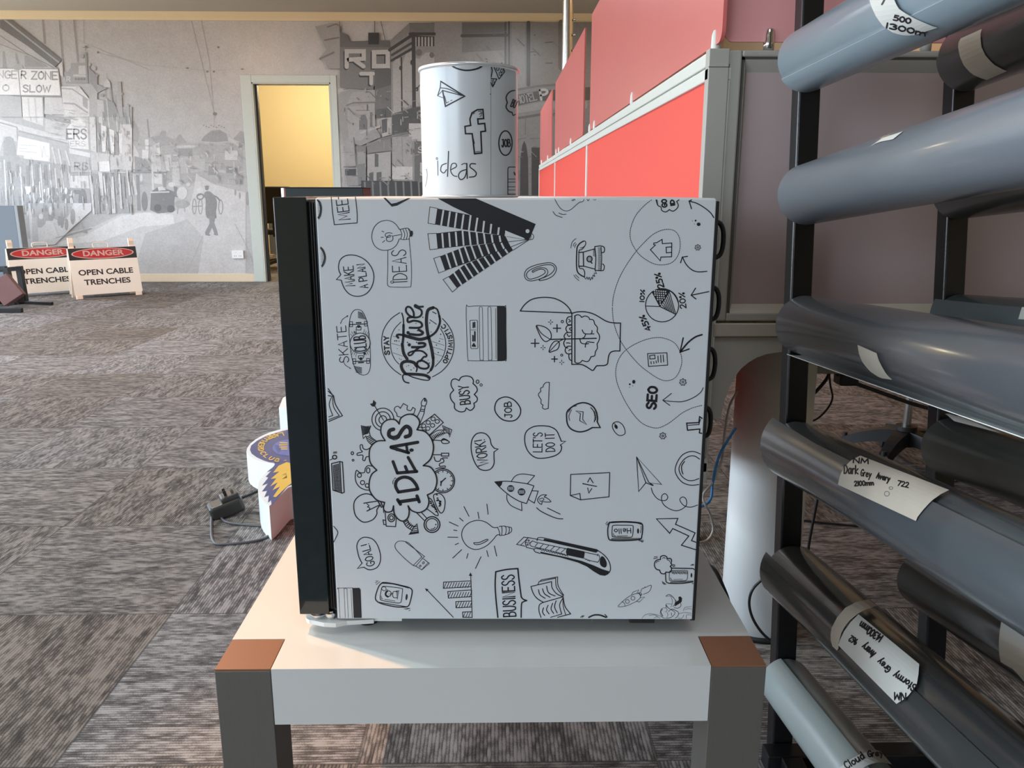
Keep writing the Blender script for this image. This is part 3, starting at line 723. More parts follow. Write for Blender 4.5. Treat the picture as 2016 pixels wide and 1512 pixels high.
    g(.36); W.P(1745,985,1800,985,1830,1512,1770,1512); W.P(1720,1125,1830,1160,1830,1185,1720,1145); W.P(1890,1330,1920,1330,1925,1512,1885,1512); W.L(8,1708,1180,1712,1300)
    g(.58); W.P(910,1060,1180,1060,1330,1250,1330,1512,950,1512)
    g(.34); W.L(20,920,1090,1080,1100,1310,1260); W.L(25,955,1310,1110,1320,1300,1450); W.P(1230,1220,1305,1260,1305,1400,1235,1350)
    g(.50); W.T(12,'E',(1140,1130),(1185,1130),60)
    g(.64); W.P(965,1375,1085,1375,1095,1490,970,1480)
    g(.42); W.P(0,1190,310,1210,330,1512,0,1512)
    g(.64); W.P(320,1215,640,1225,640,1512,340,1512)
    g(.52); W.L(22,420,1240,440,1512); W.L(22,520,1240,540,1512)
    g(.32); W.L(18,635,1220,650,1512)
    g(.54); W.P(660,1225,920,1230,950,1480,660,1470)
    g(.72); W.P(0,790,865,800,905,1195,0,1185); W.L(30,-200,970,0,980)
    g(.28); W.L(14,0,788,865,798,910,1215); W.L(14,0,1190,905,1200); W.L(14,270,800,305,1190)
    g(.40); W.T(20,'NGE',(-30,935),(250,940),110); W.T(16,'O',(40,1125),(130,1128),90)
    g(.28); W.T(20,'R',(315,942),(385,945),110); W.T(22,'ZONE',(470,950),(855,955),112); W.T(20,'SLOW',(345,1140),(750,1145),100)
    g(.36); W.D(265,775,78,44); W.D(245,700,18,22)
    W.crop(0, 210, 7.2); random.seed(21)
    for i in range(150):   # shop-front clutter, mouldings and posts
        x, y = random.uniform(0, 1872), random.uniform(720, 1450); h = random.uniform(30, 150)
        g(random.choice((.20, .26, .52, .60, .44))); W.L(random.uniform(4, 12), x, y, x+h*.07, y+h)
    for i in range(70):
        x, y = random.uniform(1300, 1872), random.uniform(60, 700); h = random.uniform(20, 90)
        g(random.choice((.24, .30, .58, .48))); W.L(random.uniform(4, 11), x, y, x+h*.1, y+h)
    for i in range(40):
        x, y = random.uniform(620, 1250), random.uniform(20, 420); g(random.choice((.40, .46, .64))); W.L(random.uniform(4, 9), x, y, x+random.uniform(40, 120), y+random.uniform(10, 34))
    W.crop(240, 200, 5.4)
    for i in range(150):
        x, y = random.uniform(20, 1300), random.uniform(430, 860); h = random.uniform(14, 60)
        if x > 800 and y > 700+(x-790)*.5: continue
        g(random.choice((.24, .30, .48, .54, .40))); W.L(random.uniform(4, 12), x, y, x+random.choice((2, h*.9)), y+random.choice((h, 4)))
    KD[:] = [.84, .06]
    W.crop(0, 0, 1)   # street level and the facade between, behind the tin and the fridge
    g(.36); W.P(669,380,1225,380,1225,545,669,545)
    g(.50); W.P(669,495,1225,470,1225,545,669,545)
    g(.30)
    for x in range(680, 1220, 34): W.P(x,388,x+16,388,x+16,470,x,476)
    g(.34); W.P(850,44,915,44,915,400,850,400)
    W.crop(630, 30, 4.087)  # corner hotel, right of the doorway
    x0 = 159
    g(.19); W.P(x0,140,170,135,220,160,240,210,560,200,580,250,580,800,440,800,440,570,x0,570)
    g(.40); W.P(-40,90,100,60,160,90,160,430,60,430,40,380,0,340,50,280)
    g(.24); W.L(10,60,95,130,70); W.L(14,40,200,150,180); W.L(16,0,350,110,300)
    g(.10); W.P(388,140,475,140,475,235,388,235)
    g(.22); W.L(8,440,50,440,140); W.L(6,490,50,525,200); W.L(6,158,50,160,140)
    g(.24); W.P(x0,255,560,260,570,440,440,440,430,600,x0,580)
    g(.09); W.L(36,208,425,206,300); W.L(36,340,300,340,360,225,368); W.L(34,280,380,345,425); W.LC(36,425,310,535,308,535,420,425,420); W.L(30,325,485,415,485); W.L(30,400,490,400,560)
    g(.56); W.L(34,215,415,215,290,352,290,352,350,230,358); W.L(34,285,365,350,412); W.LC(36,435,298,545,296,545,408,435,410); W.L(30,330,470,428,470); W.L(30,412,470,412,550)
    g(.17); W.P(440,430,570,430,580,820,450,820)
    g(.22); W.P(440,600,575,560,580,740,445,760)
    g(.36); W.P(x0,620,240,600,440,600,440,890,490,980,330,1050,190,1010,x0,900)
    g(.42); W.P(215,720,260,620,440,600,445,700,260,710); W.P(215,740,440,710,445,900,330,1010,230,1000)
    g(.22); W.L(10,215,725,265,705,440,700); W.L(6,290,765,400,765); W.P(315,920,315,850,330,810,350,800,370,810,382,850,382,920); W.P(402,780,422,780,422,900,402,900)
    g(.50); W.L(16,330,945,480,895); W.P(490,830,575,820,575,960,500,980)
    g(.16); W.P(495,840,540,830,540,940,500,950)
    g(.33); W.P(570,200,720,60,920,60,920,1450,580,1450)
    g(.30); W.P(565,210,600,170,730,60,740,120,570,270)
    g(.24); W.P(720,60,920,60,920,140,720,140)
    g(.12); W.L(26,560,280,725,170); W.L(20,575,365,740,270); W.L(24,725,150,920,150); W.P(735,160,920,170,920,250,740,250)
    g(.14); W.L(20,580,320,735,225)
    g(.48)
    for x in range(770, 920, 26): W.L(13,x,180,x,245)
    g(.46); W.P(585,390,610,355,640,345,650,400,652,770,590,785); W.P(665,760,662,400,690,310,740,290,742,720); W.P(770,345,800,350,850,300,920,300,920,730,770,730)
    g(.12); W.L(30,752,150,757,740); W.L(12,655,340,660,765); W.D(650,425,14,18); W.D(740,380,14,22); W.D(780,595,12,18); W.L(8,780,590,805,560)
    g(.22); W.D(795,300,26,28); W.D(900,320,20,24)
    g(.15); W.P(578,800,755,740,840,735,840,880,720,950,580,965)
    g(.24); W.L(10,600,960,720,940); W.L(12,480,1000,720,950)
    g(.42); W.T(10,'R',(785,830),(820,830),55)
    g(.54); W.P(715,870,840,870,840,1015,715,1010)
    g(.40); W.P(585,980,740,975,745,1220,585,1210)
    g(.30); W.L(6,660,985,665,1210)
    g(.58); W.P(580,1215,745,1218,745,1325,580,1320)
    g(.20); W.P(760,1015,840,1015,840,1350,760,1350)
    g(.54); W.T(8,'S',(790,1105),(830,1105),45); W.P(805,1185,840,1185,840,1295,805,1290)
    g(.40); W.P(200,1010,275,985,290,1210,205,1220)
    g(.20); W.L(9,272,985,300,1300); W.L(8,195,1220,300,1215)
    g(.26); W.P(290,1060,370,1050,370,1350,300,1370)
    g(.36); W.P(300,1100,365,1095,365,1190,305,1200)
    g(.28); W.P(375,1030,570,990,575,1090,380,1110)
    g(.44); W.P(380,1120,570,1095,570,1330,380,1340)
    g(.16); W.P(440,1110,470,1120,470,1220,440,1220); W.P(395,1270,430,1260,430,1330,395,1340); W.P(455,1265,495,1260,495,1330,455,1335)
    g(.34); W.P(205,1230,300,1225,310,1370,215,1370)
    g(.10); W.P(330,1330,760,1335,840,1345,840,1460,330,1460); W.P(200,1240,290,1235,290,1290,205,1290)
    g(.24)
    for x in range(360, 820, 62): W.L(14,x,1345,x+6,1460)
    KD[:] = [.66, .035]
    W.crop(1000, 30, 4.09)  # right-hand facade
    g(.30); W.P(-370,55,920,55,920,1500,-370,1500)
    g(.40); W.P(-370,300,-10,280,-10,720,-370,740)
    g(.22); W.P(-370,60,-10,60,-10,140,-370,150)
    g(.14); W.L(26,-370,165,-10,160); W.L(16,-20,60,-20,1400)
    g(.25); W.P(-370,740,-10,740,-10,1450,-370,1450)
    g(.12); W.L(14,8,55,10,560); W.L(30,165,60,165,560)
    g(.36); W.P(30,60,140,60,140,580,40,600)
    g(.20); W.L(50,430,60,430,420); W.L(18,70,600,250,570,380,560)
    g(.12); W.P(75,640,240,610,900,560,900,680,250,690,75,730)
    g(.40); W.T(9,'HOTEL',(80,715),(235,680),62)
    g(.58); W.T(20,'P',(268,680),(325,672),78)
    g(.38); W.P(75,740,260,700,640,690,640,750,260,760,75,790)
    g(.18); W.L(20,75,830,260,800,600,790)
    g(.12); W.P(97,1450,100,1150,115,1050,130,1010,148,1050,162,1150,165,1450); W.P(190,1065,255,1065,255,1450,190,1450); W.L(8,300,220,360,215); W.L(8,305,385,355,385); W.D(215,160,5,5); W.D(215,320,5,5)
    g(.22); W.L(6,75,1000,140,990); W.L(6,175,995,255,990); W.L(6,75,1140,110,1140); W.L(6,75,1260,95,1260); W.L(6,170,1140,190,1140); W.L(6,170,1280,190,1280); W.L(6,140,830,140,960)
mural()
KD[:] = [.84, .06]
W.crop(630, 30, 4.087); random.seed(8)
for i in range(150):
    x, y = random.uniform(165, 900), random.uniform(590, 1330); h = random.uniform(10, 55)
    g(random.choice((.14, .22, .40, .48, .30))); W.L(random.uniform(3, 8), x, y, x+random.choice((1, h)), y+random.choice((h, -h*.12)))
KD[:] = [.66, .035]
W.crop(1000, 30, 4.09)
for i in range(60):
    x, y = random.uniform(-300, 380), random.uniform(80, 1400); h = random.uniform(10, 60)
    g(random.choice((.16, .24, .36, .40))); W.L(random.uniform(3, 7), x, y, x+random.choice((1, h)), y+random.choice((h, -h*.1)))
mo = mb.build('mural', wall_back)
mo['label'] = 'black and white old street photograph printed across the wall'

# ------------------------------------------------------------------ low white table
TA_, TW_, TD_, TZ = -0.0024, 0.6014, 0.60, 0.9222-0.5025
TP = Vector((-0.3077, 0.7867, 0)); LEGW, TTH = 0.0605, 0.0685
tex, tey = Vector((cos(TA_), sin(TA_), 0)), Vector((-sin(TA_), cos(TA_), 0))
def tp(a, b, z): return TP + tex*a + tey*b + Vector((0, 0, z))
table = thing('side_table', tp(TW_/2, TD_/2, 0), 'low white gloss table with grey corner legs under the black doored fridge', 'table')
G = 0.0006
mb = MB(); l = LEGW+G; w, d_ = TW_, TD_
mb.prism([tp(x, y, TZ-TTH) for x, y in ((l, 0), (w-l, 0), (w-l, l), (w, l), (w, d_-l), (w-l, d_-l), (w-l, d_), (l, d_), (l, d_-l), (0, d_-l), (0, l), (l, l))],
         Vector((0, 0, TTH)), M['white_gloss'])
mb.build('tabletop', table)
for (a, b) in ((0, 0), (w-LEGW, 0), (0, d_-LEGW), (w-LEGW, d_-LEGW)):
    mb = MB(); mb.prism([tp(a+x, b+y, 0) for x, y in ((0, 0), (LEGW, 0), (LEGW, LEGW), (0, LEGW))], Vector((0, 0, TZ-.0022)), M['leg_metal'], bevel=.0008)
    lg = mb.build('leg', table)
    mb = MB(); mb.prism([tp(a+x, b+y, TZ-.002) for x, y in ((.0004, .0004), (LEGW-.0004, .0004), (LEGW-.0004, LEGW-.0004), (.0004, LEGW-.0004))], Vector((0, 0, .002)), M['cap'])
    c = mb.build('leg_cap', lg); c['label'] = 'brown cap on top of the leg'

# ------------------------------------------------------------------ small fridge wrapped in printed vinyl
FA, FWD, FZT, FH = -0.0192, 0.4147, 0.9222-0.0045, 0.48
FP = Vector((-0.1878, 0.8615, 0)); FDEP = 0.44
fex, fey = Vector((cos(FA), sin(FA), 0)), Vector((-sin(FA), cos(FA), 0)); FN = -fey
def fp(a, b, z): return FP + fex*a + fey*b + Vector((0, 0, z))
def fbox(mb, a, b, z, mt, bevel=0.0):
    T = Matrix.Translation(FP) @ Matrix.Rotation(FA, 4, 'Z')
    mb.box((a[0], b[0], z[0]), (a[1], b[1], z[1]), mt, T, bevel)
def fa(u, v, off=0.0):   # picture point -> distance along the fridge side
    p = on_plane(u, v, FP+FN*off, FN); return (p-FP).dot(fex), p.z
fridge = thing('mini_fridge', fp(FWD/2, FDEP/2, TZ), 'small fridge wrapped in white vinyl with black line drawings, black door on its left', 'fridge')
FZB = FZT-FH
mb = MB(); fbox(mb, (.002, FWD-.003), (.002, FDEP-.002), (FZB+.001, FZT-.002), M['black']); mb.build('body', fridge)
mb = MB(); fbox(mb, (0, FWD), (-.0012, .0018), (FZB, FZT-.001), M['wrap'], .0011)
SIDE_MB = mb
E0 = -.0012
def side_surf(u, v, layer): return on_plane(u, v, FP+FN*(-E0+.00018*layer), FN)
S = Draw(SIDE_MB, side_surf, M['ink']); S.bold = 1.3
def L2(fn, *a, **k):
    S.layer = 2; fn(*a, **k); S.layer = 1
def doodles():
    L, C, O, E, D, P, T, LC = S.L, S.C, S.O, S.E, S.D, S.P, S.T, S.LC
    wh = M['wrap']
    # --- top left: MEE, bulb + IDEAS tag, MAKE A PLAN
    S.crop(620, 380, 6.871)
    C(7,45,95,75,130,92,210,80,300,50,352); C(14,35,95,62,140,76,210,66,290,42,335)
    C(7,78,728,120,780,145,870,130,950,95,1003); C(14,78,745,112,795,130,870,116,940,92,985)
    for y in range(130,300,18): L(4,44,y,62,y)
    for y in range(780,960,18): L(4,88,y,112,y-4)
    L(9,220,55,237,260,262,428,570,405); C(9,570,405,572,300,562,180,548,55)
    T(10,'MEE',(478,352),(440,78),155); L(9,318,58,320,80)
    P(925,66,955,66,1035,145,1100,132,1250,72,1300,66,1110,170,1040,185)
    C(7,1140,490,1100,430,1040,385,960,370,870,395,800,465,770,560,775,640,810,715,880,765,960,775,1040,755,1105,700,1140,620)
    L(7,1135,485,1160,500); C(7,1150,495,1200,480,1260,478,1290,510,1320,520); P(1288,510,1318,512,1327,548,1315,588,1286,590)
    C(6,1155,505,1175,560,1160,622); C(6,1190,490,1215,560,1198,630); C(6,1225,485,1250,555,1235,628); C(6,1262,480,1285,550,1272,620); C(6,1150,620,1200,632,1280,620)
    L(7,1165,562,1060,580); C(7,1045,545,1000,538,960,548,952,580,985,600,1020,590,1015,570,985,585,965,620,980,650,1020,655,1050,635,1055,600,1040,575)
    L(7,905,515,935,526); L(7,895,600,926,598); L(7,915,668,945,642)
    C(6,985,780,985,1000,980,1215,1000,1262,1060,1272,1265,1272,1300,1240,1305,1000,1290,800,1275,620)
    T(9,'IDEAS',(1248,1205),(1225,765),190); E(6,1045,1205,22,16)
    C(10,355,1180,375,1240,410,1310,480,1375,580,1398,680,1370,750,1300,790,1200,795,1100,760,1000,690,915,600,860,500,838,410,850,345,900,320,980,325,1050,350,1105); L(9,350,1105,290,1170,355,1180)
    T(10,'MAKE',(542,1252),(515,985),130); T(10,'A PLAN',(718,1280),(672,958),108)
    # --- swatch book
    S.crop(820, 380, 6.873)
    P(285,72,800,72,1613,420,1520,640,1420,605,1200,505,735,300,500,190)
    P(285,210,735,300,1205,505,1190,580,625,492,250,425); P(268,545,600,508,1200,580,1240,660,645,715,290,755)
    P(322,855,655,725,1235,655,1275,730,640,962,390,1050); P(435,1130,655,965,1275,725,1305,775,550,1285)
    LC(6,285,208,180,188,155,410,255,425); LC(6,270,545,153,550,180,767,290,755); LC(6,322,855,232,885,300,1083,390,1050); LC(6,435,1130,358,1172,485,1340,550,1285)
    tb = (((365,230,332,438),(453,250,424,455),(543,268,517,470),(637,290,610,487),(733,300,707,508),(825,335,797,520),(915,378,898,535),(1012,418,998,548),(1115,465,1103,565)),
          ((347,545,362,740),(440,538,455,730),(530,525,545,720),(622,512,638,710),(712,518,733,705),(812,530,830,695),(910,545,930,690),(1015,563,1032,672),(1122,578,1137,663)),
          ((402,825,462,1017),(487,792,547,985),(578,757,635,950),(652,728,720,920),(740,712,803,890),(840,703,897,855),(938,695,985,822),(1040,682,1085,790),(1147,675,1185,755)),
          ((505,1075,612,1245),(585,1020,690,1190),(655,965,765,1140),(735,930,840,1085),(822,895,915,1038),(915,862,995,985),(1003,830,1068,935),(1097,795,1150,875),(1197,760,1235,815)))
    S.layer = 2
    for row in tb:
        for (a,b,c,d) in row:
            n = Vector((d-b, a-c)).normalized()*12
            if n.x < 0: n = -n
            P(a-n.x,b-n.y,a+n.x,b+n.y,c+n.x,d+n.y,c-n.x,d-n.y,mt=wh)
    P(1200,507,1450,607,1470,628,1198,582,mt=wh)
    D(1502,516,27,27,mt=wh); S.layer = 1
    for q in ((1225,588,1500,632),(1240,660,1510,630),(1275,730,1510,635),(1305,775,1520,635)): L(6,*q)
    C(6,1555,548,1585,580,1570,625,1520,632); L(5,1550,560,1545,625)
    # --- cup cut at the edge, paperclip, telephone
    S.crop(1010, 380, 6.873)
    C(6,565,82,600,150,650,215,715,242,780,225,850,165,900,125,945,115,960,84); C(5,795,100,820,84,840,88,810,104,795,98); C(6,1000,84,1015,105,1030,84); C(5,1085,86,1105,95,1125,86)
    C(7,540,250,580,300,665,330); C(7,620,270,670,290,720,287)
    C(8,270,1075,262,1055,330,1020,400,1010,455,1030,470,1080,430,1130,340,1170,240,1190,175,1165,155,1100,190,1030,290,980,420,950,510,945,570,980,585,1040,550,1110,470,1160,370,1185,355,1175,385,1155,450,1130,520,1085,560,1030,540,985,480,970,370,985,250,1030,190,1080,185,1130,230,1165,330,1140,410,1100,435,1070,420,1040,370,1030,300,1055,270,1075)
    C(13,955,650,905,680,870,730,862,800,858,950,870,1060,915,1110,965,1135); C(9,955,650,978,655,980,700,935,760,900,770,890,800); L(9,890,800,888,990)
    C(9,888,990,905,1020,950,1030,970,1080,965,1135); L(12,890,805,950,800,955,990,890,990); L(10,950,800,1105,755); L(10,955,990,1110,1030)
    L(10,1105,725,1180,715); C(10,1180,715,1225,728,1238,760,1230,800,1205,805); C(10,1105,725,1120,880,1110,1045); L(10,1110,1045,1190,1052); C(10,1190,1052,1225,1042,1235,990,1215,960); C(8,1190,730,1200,880,1190,1050)
    for y in range(740,1045,15): L(5,1150,y,1190,y+5)
    for y in range(765,850,12): L(5,1085,y,1112,y+6)
    for k in range(6): L(5,905+k*12,740+k*2-k*k,930+k*8,745-k*6)
    E(13,1035,893,34,38); E(5,1035,893,15,17); L(13,1050,930,1068,950)
    C(6,965,1135,985,1165,1000,1135,1015,1170,1030,1140,1045,1180,1060,1140,1075,1165,1082,1110,1105,1130,1098,1085,1130,1090,1112,1055)
    C(6,850,615,800,665,782,745); C(6,845,670,822,690,815,720); C(6,855,690,838,715,832,740); C(6,822,1110,850,1150,895,1185); C(6,845,1105,870,1130,892,1150)
    # --- right column: dashed loops, house, pie chart ...
    S.crop(1190, 380, 6.3)
    S.dash(6,15,11,585,84,500,150,400,260,345,370,318,480,325,580,370,680,430,760,520,830,620,880,720,892,820,870,890,810,930,720,938,620,920,530,870,470,790,450,700,465,600,515,500,605,395,720,300,850,210,1000,150,1140,110,1290,97,1421)
    C(9,640,85,660,150,700,175,710,215,760,235,805,205); C(9,805,205,850,225,900,190,915,150,895,105); L(9,895,105,925,84)
    P(633,82,655,82,660,120,668,158,650,140)
    T(14,'GO',(775,172),(768,80),60); T(14,'ID',(872,150),(860,84),48)
    C(10,1050,100,1150,130,1250,190,1320,250,1355,305); L(10,1080,195,1050,100,1080,85)
    D(1168,388,24,22); D(1130,342,11,12); D(1092,345,5,5); D(1115,383,5,5); S.gear(6,1157,675,36)
    LC(9,570,703,632,645,610,640,612,620,650,615,715,575,718,628,835,620,832,790,700,795,692,840); L(9,835,668,765,672,768,742,835,735)
    C(10,970,800,1010,880,1080,950,1160,978,1270,972); L(10,945,865,965,795,1030,785)
    T(13,'25%',(738,1165),(692,990),72); T(11,'10%',(490,1355),(500,1205),52); T(11,'20%',(1012,1425),(992,1235),70)
    L(10,1295,1223,1075,1268); L(10,1130,1180,1075,1268,1135,1315)
    E(9,715,1392,206,207); L(8,688,1408,512,1402); L(9,688,1408,590,1225)
    L(9,688,1408,812,1215); L(10,688,1408,885,1505)
    P(595,1230,640,1198,700,1186,760,1192,810,1215,688,1405)
    S.layer = 2
    for i in range(7):
        for j in range(7):
            x = 622+i*27+j*3; y = 1212+j*27+i*2
            if y < 1385-abs(x-690)*1.5 and abs(x-690) < (1400-y)*0.52: D(x,y,9,9,mt=wh)
    S.layer = 1
    for k in range(7):
        t = (k+0.6)/7.3
        a = Vector((812,1215)).lerp(Vector((700,1400)), 1-t) if 0 else Vector((700+t*112,1400-t*185))
        b = Vector((720+t*175,1425+t*75)); ang = 0
        L(8,a.x+8,a.y+6,b.x+(1-t)*20,b.y-2)
    C(8,812,1215,850,1245,890,1300,915,1360)
    S.crop(1180, 540, 4.725)
    S.dash(4.5,11,8,120,310,130,430,165,550,215,650,280,740,370,840,470,920,560,975,630,990,700,965,745,900,767,810,750,720,700,640,620,600,540,588,440,605,330,650,240,710,180,790,152,890,160,990,195,1090,250,1200,330,1320,420,1400,530,1430,620,1400,700,1345,770,1290,860,1245,955,1219)
    T(10,'45%',(482,512),(418,378),50)
    C(12,755,720,820,640,890,585,955,562); L(10,780,592,750,725,835,695)
    LC(6,448,738,628,730,635,845,458,857); LC(6,468,757,515,750,518,785,470,788); L(6,545,760,548,818); L(6,570,752,573,820); L(6,592,750,598,815); L(6,480,812,482,835); L(6,505,812,507,832); L(6,527,805,530,825)
    S.gear(5,777,1003,32); S.gear(5,590,1503,31); D(320,1000,15,18); D(283,1023,9,9); D(310,1038,4,4); D(281,1050,4,4)
    T(17,'SEO',(522,1252),(538,1052),82)
    C(6,595,1175,700,1185,780,1183,870,1150,940,1100,966,1055); L(6,670,1108,590,1172,655,1220)
    L(9,955,1340,932,1325,925,1380,812,1385,820,1450,935,1440,930,1475,952,1480); L(6,825,1405,925,1398); L(6,940,1350,925,1400)
    O(6,130,1385,170,1372,210,1395,235,1440,235,1485,190,1500,150,1475,122,1425); D(155,1418,14,22,-.5); L(5,135,1385,155,1405)
    # --- skateboard and the round badge
    S.crop(630, 580, 7.2)
    T(9,'SKATE',(408,955),(362,440),128)
    C(6,292,408,320,350,390,302); P(372,300,398,292,392,322); P(283,398,305,400,292,415); C(6,330,945,360,1000,435,1045); P(322,945,345,940,330,962); P(420,1030,442,1050,416,1050)
    O(7,520,212,590,230,640,310,670,420,690,540,700,660,712,800,715,940,710,1040,680,1115,620,1140,550,1120,500,1050,465,950,445,860,430,760,420,640,410,520,415,400,435,300,470,235)
    for k in range(9): L(5,540,240+k*11,600+k*6,262+k*11); L(5,480+k*4,1015+k*11,590,1035+k*10)
    L(10,425,425,670,415); LC(7,420,385,460,385,460,455,420,455); LC(7,630,380,670,380,670,445,630,445); L(14,515,400,580,398); D(548,452,26,20); LC(7,512,460,583,458,580,500,520,502)
    L(10,465,948,705,940); LC(7,465,910,505,910,505,980,465,980); LC(7,660,905,700,905,700,975,660,975); L(14,545,965,615,962); D(580,910,24,22); LC(7,545,905,545,868,612,866,614,900)
    for k in range(11):
        a = radians(222+k*9.6); x, y = cos(a), sin(a)
        if abs(k-5) > 1: L(4,567+x*152,688+y*150,567+x*(182+11*(k%2)),688+y*(196+14*(k%2)))
        a = radians(42+k*9.6); x, y = cos(a), sin(a)
        if abs(k-5) > 1: L(4,567+x*150,688+y*150,567+x*(180+11*(k%2)),688+y*(194+14*(k%2)))
    L(6,480,545,490,520,500,545,515,515,510,550); P(615,830,640,815,660,850,640,845,630,862)
    S.layer = 2; D(567,688,140,141,mt=wh); S.layer = 3
    E(8,567,688,142,142); T(13,'CLUB',(660,795),(640,580),165); S.layer = 1
    C(9,1130,255,1010,340,920,460,880,580,875,720,900,850,960,970,1050,1070,1150,1140); C(8,1145,390,1060,480,1010,590,998,700,1015,820,1060,920,1120,985)
    C(9,1735,340,1820,440,1880,560,1900,700,1880,850,1820,980,1720,1090,1595,1165); C(8,1710,485,1760,580,1782,690,1770,800,1720,920,1630,1020)
    T(14,'STAY',(985,848),(970,590),66)
    S.TA(12,'OPTIMISTIC',(1775,945,1805,885,1828,828,1843,775,1850,713,1850,655,1840,602,1818,552,1790,508,1752,455),58,46)
    C(15,1260,1252,1200,1235,1172,1180,1180,1140,1230,1122); C(32,1215,1125,1400,1132,1500,1148,1550,1178); C(12,1560,1185,1530,1215,1420,1200,1300,1165,1230,1130)
    C(34,1205,1118,1165,1060,1152,1000,1180,958,1250,945,1330,965,1365,1010); C(16,1365,1005,1375,1050,1365,1090)
    C(14,1160,262,1180,340,1185,450); C(26,1183,430,1180,600,1165,720); C(32,1165,700,1185,830,1235,912)
    C(24,1108,612,1088,580,1120,566,1195,578); C(36,1190,578,1300,610,1420,635,1540,605); C(24,1535,608,1640,530,1698,400,1690,300); C(18,1692,310,1660,210,1600,182); C(34,1605,185,1530,222,1508,350,1515,480,1540,620); C(34,1538,600,1580,760,1603,900); C(28,1603,880,1600,1000,1570,1070); C(13,1572,1065,1545,1100,1520,1115)
    O(22,1385,955,1440,935,1520,975,1540,1020,1500,1050,1420,1040,1380,1000)
    C(20,1420,945,1470,885,1500,880,1508,850,1440,800,1330,800,1255,830,1262,862,1300,850,1350,790,1420,745)
    C(28,1305,745,1400,745,1470,735,1490,705,1460,688,1400,690); D(1265,712,24,24)
    C(28,1270,560,1380,572,1440,562,1455,535,1400,500); D(1248,540,24,24)
    C(24,1270,470,1400,470,1445,440,1420,390,1330,370,1260,390,1240,370,1250,330,1310,318)
    C(22,1330,318,1325,250,1290,190,1245,172,1218,200,1225,250,1270,300,1340,325,1410,312,1442,270,1432,218,1385,190,1345,170,1352,148,1400,172,1458,170)
    random.seed(3)
    for q in ((1010,690,1140,725),(1035,825,1180,875),(1590,665,1760,720),(1590,740,1755,790),(1605,830,1735,875),(1035,588,1080,600),(1690,620,1750,636)): L(4,*q)
    L(9,1595,245,1645,270); L(8,1560,358,1650,420)
    for (x,y) in ((1118,500),(1120,660),(1095,765),(1125,908),(1225,1018),(1290,1068),(1555,402),(1575,528),(1710,562),(1650,715),(1535,930),(1550,970),(1665,940),(1675,820),(1240,678),(1370,678),(1380,512),(1458,322),(1360,408),(1525,778),(1690,660),(1330,1040),(1255,1005),(1150,920),(1060,655),(1085,655)):
        D(x,y,random.uniform(4,11),random.uniform(4,11))
    # --- bank card, BUSY cloud
    S.crop(860, 570, 6.05)
    O(5,350,215,380,203,500,195,650,197,800,199,822,215,824,500,828,820,805,845,720,850,600,850,400,848,370,825,358,600)
    P(716,200,810,200,822,222,826,500,829,828,812,846,720,850)
    O(4,505,250,510,210,535,210,542,250,547,500,553,810,545,838,520,838,512,810,508,500); O(4,607,250,612,210,638,210,645,250,650,500,655,810,648,838,622,838,614,810,610,500)
    L(4,700,225,705,825); LC(5,393,375,400,366,475,364,483,375,489,695,480,703,412,703,403,695); P(440,632,467,672,460,684,418,680,415,668)
    for (x,y0,y1) in ((430,545,618),(452,500,620)):
        for y in range(y0,y1,11): L(9,x-4,y,x+5,y+5)
    for (x,y0,y1) in ((432,392,460),(450,388,458)):
        for y in range(y0,y1,10): L(8,x-3,y,x+4,y+4)
    L(4,408,481,470,481)
    C(10,265,1085,290,1045,350,1030,410,1045,435,1085,430,1120); C(10,430,1120,470,1160,480,1205,445,1250); C(10,445,1250,480,1290,475,1330,440,1355); C(10,440,1355,445,1400,400,1440,350,1410)
    C(10,350,1410,330,1450,270,1455,215,1420,210,1360); C(10,210,1360,170,1310,160,1250,200,1200); C(10,200,1200,170,1140,180,1080,220,1065,265,1085); E(8,485,1098,17,20); E(7,527,1137,14,14)
    T(11,'BUSY',(398,1360),(375,1140),118)
    # --- head with brain
    S.crop(1000, 560, 7.558)
    C(13,183,395,240,310,330,235,440,200,560,192,680,205,790,250,870,310,920,370,945,425); L(13,183,395,945,425); L(13,950,425,950,1190)
    C(13,950,430,1040,408,1150,408,1260,435,1350,480,1430,530,1500,560,1580,572,1675,575); L(13,1675,575,1665,990)
    C(13,1665,990,1590,990,1530,1010,1500,1060,1490,1120,1480,1180,1440,1205,1380,1208,1320,1210); C(13,1320,1210,1295,1240,1275,1272,1250,1278,1215,1255,1150,1215,1080,1190,950,1190)
    L(13,995,465,995,1155)
    for q in ((995,470,1030,452,1070,460,1095,490),(1095,490,1150,470,1200,490,1215,520),(1215,520,1270,530,1290,590),(1290,590,1330,640,1325,700),(1325,700,1360,760,1355,830,1325,885),(1325,885,1330,950,1300,1000),(1300,1000,1290,1060,1235,1075),(1235,1075,1200,1140,1150,1145,1105,1130),(1105,1130,1070,1165,1020,1170,995,1150)): C(11,*q)
    L(14,630,818,1315,802)
    for q in ((1105,675,1120,710,1155,735,1280,735),(1250,685,1250,710,1235,735),(1155,740,1140,780,1110,800),(1070,815,1090,870,1150,885,1200,880),(1150,935,1155,890,1180,855,1230,860,1280,865),(905,520,930,545,905,560),(945,640,915,660,945,690),(880,740,905,775,930,760),(870,870,900,870,925,875),(905,985,920,970,935,970)): C(11,*q)
    for q in ((945,475,890,490,870,545,890,595,945,600),(940,605,885,615,862,660,885,715),(940,715,870,720,835,770,855,808),(850,825,830,870,850,930,890,945),(940,920,880,925,850,980,880,1030,940,1030),(910,1040,905,1060,915,1110,945,1135)): C(12,*q)
